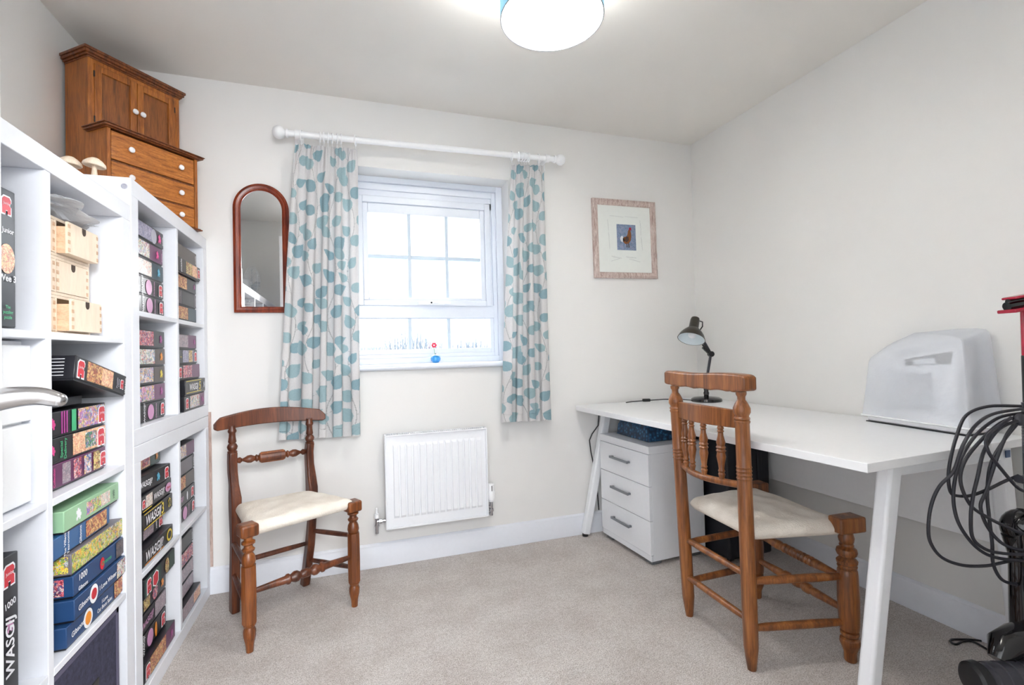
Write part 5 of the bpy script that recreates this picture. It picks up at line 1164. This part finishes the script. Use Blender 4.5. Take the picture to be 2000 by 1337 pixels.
LOOPS = {
'a': [(1.752, 0.812, 0.851), (1.68, 0.847, 0.851), (1.636, 0.875, 0.826), (1.599, 0.88, 0.768), (1.575, 0.882, 0.71), (1.562, 0.882, 0.662), (1.564, 0.88, 0.621), (1.584, 0.878, 0.608), (1.628, 0.869, 0.605), (1.663, 0.847, 0.624), (1.691, 0.826, 0.647), (1.718, 0.806, 0.666)],
'b': [(1.729, 0.799, 0.846), (1.642, 0.818, 0.836), (1.572, 0.821, 0.81), (1.527, 0.827, 0.759), (1.514, 0.843, 0.69), (1.49, 0.863, 0.647), (1.475, 0.875, 0.596), (1.465, 0.878, 0.535), (1.473, 0.878, 0.493), (1.505, 0.872, 0.453), (1.557, 0.855, 0.431), (1.616, 0.835, 0.428), (1.661, 0.819, 0.436), (1.713, 0.801, 0.445)],
'c': [(1.758, 0.81, 0.832), (1.694, 0.833, 0.82), (1.633, 0.854, 0.773), (1.579, 0.863, 0.706), (1.561, 0.871, 0.623), (1.555, 0.863, 0.556), (1.571, 0.848, 0.504), (1.597, 0.83, 0.469), (1.642, 0.815, 0.451), (1.707, 0.793, 0.444)],
'd': [(1.715, 0.793, 0.829), (1.662, 0.812, 0.812), (1.596, 0.824, 0.767), (1.544, 0.833, 0.716), (1.532, 0.838, 0.662), (1.555, 0.831, 0.6), (1.599, 0.817, 0.565), (1.644, 0.802, 0.54), (1.693, 0.786, 0.519)],
'e': [(1.694, 0.79, 0.819), (1.642, 0.808, 0.796), (1.605, 0.822, 0.74), (1.576, 0.823, 0.675), (1.562, 0.828, 0.621), (1.544, 0.825, 0.57), (1.56, 0.831, 0.512), (1.592, 0.821, 0.481), (1.636, 0.806, 0.469), (1.693, 0.787, 0.465)],
'f': [(1.701, 0.798, 0.815), (1.687, 0.814, 0.775), (1.659, 0.825, 0.706), (1.632, 0.836, 0.624), (1.605, 0.835, 0.586), (1.624, 0.83, 0.53), (1.65, 0.812, 0.489), (1.705, 0.793, 0.47)],
'g': [(1.718, 0.803, 0.809), (1.693, 0.823, 0.759), (1.659, 0.836, 0.697), (1.648, 0.841, 0.621), (1.64, 0.835, 0.554), (1.634, 0.828, 0.489), (1.635, 0.828, 0.433), (1.654, 0.822, 0.392), (1.687, 0.812, 0.377), (1.717, 0.801, 0.376)],
'h': [(1.675, 0.796, 0.827), (1.603, 0.811, 0.782), (1.59, 0.806, 0.744), (1.621, 0.796, 0.696), (1.659, 0.784, 0.648), (1.694, 0.783, 0.631)]}
b_ = MB()
for k, P in LOOPS.items():
    # carry each loop round behind the column so that it hangs on the hooks as a closed coil
    P = list(P); e = P[-1]; s0 = P[0]
    if k != 'a' and k != 'h': P = P + [(1.775, .775, e[2] - .002), (1.815, .80, e[2] + .05), (1.83, .815, (e[2] + s0[2]) / 2), (1.80, .81, s0[2] - .03), (1.76, .80, s0[2] + .004)]
    b_.tube([V(*p) for p in smooth_path(P, 6)], .0042, 8)
b_.build('power_cable', 'cable', t, angle=60)

b_ = MB(); P = [(2.040, 1.075, .004), (2.02, 1.090, .004), (1.98, 1.108, .004), (1.955, 1.115, .004), (1.938, 1.106, .004), (1.942, 1.093, .004), (1.985, 1.094, .004), (2.01, 1.075, .004), (1.98, 1.00, .004), (1.90, .93, .004), (1.83, .86, .004)]
b_.tube([tuple(p) for p in smooth_path(P, 6)], .0034, 8); o_ = b_.build('floor_cord', 'black', origin=(1.97, 1.08, 0)); tag(o_, 'loop of thin black cord on the carpet by the right skirting board', 'cord')
b_ = MB(); b_.tube([(1.36, 2.470, .69), (1.35, 2.470, .60), (1.31, 2.470, .555), (1.292, 2.470, .52), (1.30, 2.470, .45), (1.33, 2.471, .30), (1.34, 2.471, .12)], .0035, 8); o_ = b_.build('lamp_flex', 'black', origin=(1.34, 2.471, .12)); tag(o_, 'thin black cable hanging behind the far desk leg', 'cable')

# ================================================================== PENDANT, FAN, CEILING LIGHT SPOT
PX, PY, PZ = .58, 1.27, 2.0
t = thing('pendant_lamp', 'round pale blue drum pendant lampshade, lit, hanging from the ceiling', 'lamp', (PX, PY, H))
def cyl_shell(mb, r, z0, z1, n=64, th=.0015):
    for rr2 in (r, r - th):
        o_ = len(mb.v)
        for z in (z0, z1):
            for k in range(n): a = 2 * PI * k / n; mb.v.append((rr2 * math.cos(a), rr2 * math.sin(a), z))
        for k in range(n): mb.f.append((o_ + k, o_ + (k + 1) % n, o_ + n + (k + 1) % n, o_ + n + k))
b_ = MB(); cyl_shell(b_, .15, PZ - H, PZ - H + .20); b_.build('lamp_shade', 'shade_blue', t, angle=60, recalc=False)
b_ = MB(); cyl_shell(b_, .1475, PZ - H + .001, PZ - H + .199, th=.0005); b_.build('shade_lining', 'shade_white', t, angle=60, recalc=False)
b_ = MB(); b_.tube([(.1488 * math.cos(a), .1488 * math.sin(a), PZ - H) for a in [2 * PI * k / 64 for k in range(64)]], .0018, 8, closed=True); b_.build('shade_rim', 'grey_metal', t)
MB().prism([(.1465 * math.cos(a), .1465 * math.sin(a), PZ - H + .003) for a in [2 * PI * k / 64 for k in range(64)]], (0, 0, .001)).build('diffuser_disc', 'diffuser', t, angle=60)
b_ = MB(); b_.tube([(0, 0, PZ - H + .16), (0, 0, 0)], .003, 8); b_.build('flex', 'white', t)
b_ = MB(); b_.lathe([(0, .045), (-.012, .045), (-.024, .03), (-.028, .008)], (0, 0, 0), (0, 0, 1), 28); b_.build('ceiling_rose', 'white', t)
b_ = MB(); b_.lathe([(0, .016), (.05, .018), (.052, .01)], (0, 0, PZ - H + .12), (0, 0, 1), 20); b_.build('bulb_holder', 'white', t)
b_ = MB(); b_.ball((0, 0, PZ - H + .085), .034, 22, (1, 1, 1.2)); b_.build('light_bulb', 'bulb', t)
b_ = MB(); b_.bar((-.146, 0, PZ - H + .15), (.146, 0, PZ - H + .15), .004, .003); b_.bar((0, -.146, PZ - H + .15), (0, .146, PZ - H + .15), .004, .003); b_.build('shade_spider', 'white', t)
b_ = MB(); b_.lathe([(0, .012), (-.002, .013), (-.004, .010), (-.0045, .001)], (-.067, 1.37, 2.3), (-.067, 1.37, 3.3), 20); o_ = b_.build('ceiling_light_spot', 'white', origin=(-.067, 1.37, 2.3)); tag(o_, 'tiny white disc standing in for a light spot on the ceiling left of the pendant', 'light spot')  # white disc added in place of a spot of reflected light

t = thing('desk_fan', 'white desk fan standing on top of the near shelving, reflected in the mirror', 'fan', (-.76, .46, 1.487), math.radians(60))
MB().lathe([(0, .08), (.012, .078), (.02, .03), (.022, .012), (.14, .011)], n=28).build('base', 'white', t, angle=40)
b_ = MB(); b_.ball((0, .03, .17), .04, 20, (.8, 1.3, .8)); b_.build('motor', 'white', t)
b_ = MB(); n = 30
for k in range(n):
    a = 2 * PI * k / n; c, s_ = math.cos(a), math.sin(a); pts = [(.02 * c, -.055, .17 + .02 * s_), (.09 * c, -.05, .17 + .09 * s_), (.135 * c, -.025, .17 + .135 * s_), (.135 * c, .0, .17 + .135 * s_), (.09 * c, .02, .17 + .09 * s_), (.03 * c, .02, .17 + .03 * s_)]
    b_.tube(pts, .0011, 5)
for r, y in ((.137, -.012), (.02, -.055), (.085, -.051)): b_.tube([(r * math.cos(a), y, .17 + r * math.sin(a)) for a in [2 * PI * k / 48 for k in range(48)]], .0018, 6, closed=True)
b_.build('cage', 'white', t, angle=60)
for k in range(3):
    a = 2 * PI * k / 3; b_ = MB(); R3 = Matrix.Rotation(a, 4, 'Y')
    b_.grid(lambda u, v: (Matrix.Translation((0, 0, .17)) @ R3 @ Vector(((u - .5) * .08 * (.5 + v), -.018 + (u - .5) * .03, .02 + v * .10)))[:], 6, 8); b_.build('fan_blade', glassy('fan_blade_clear', (.85, .9, .95), .1, .35) if k == 0 else bpy.data.materials['fan_blade_clear'], t, angle=60)
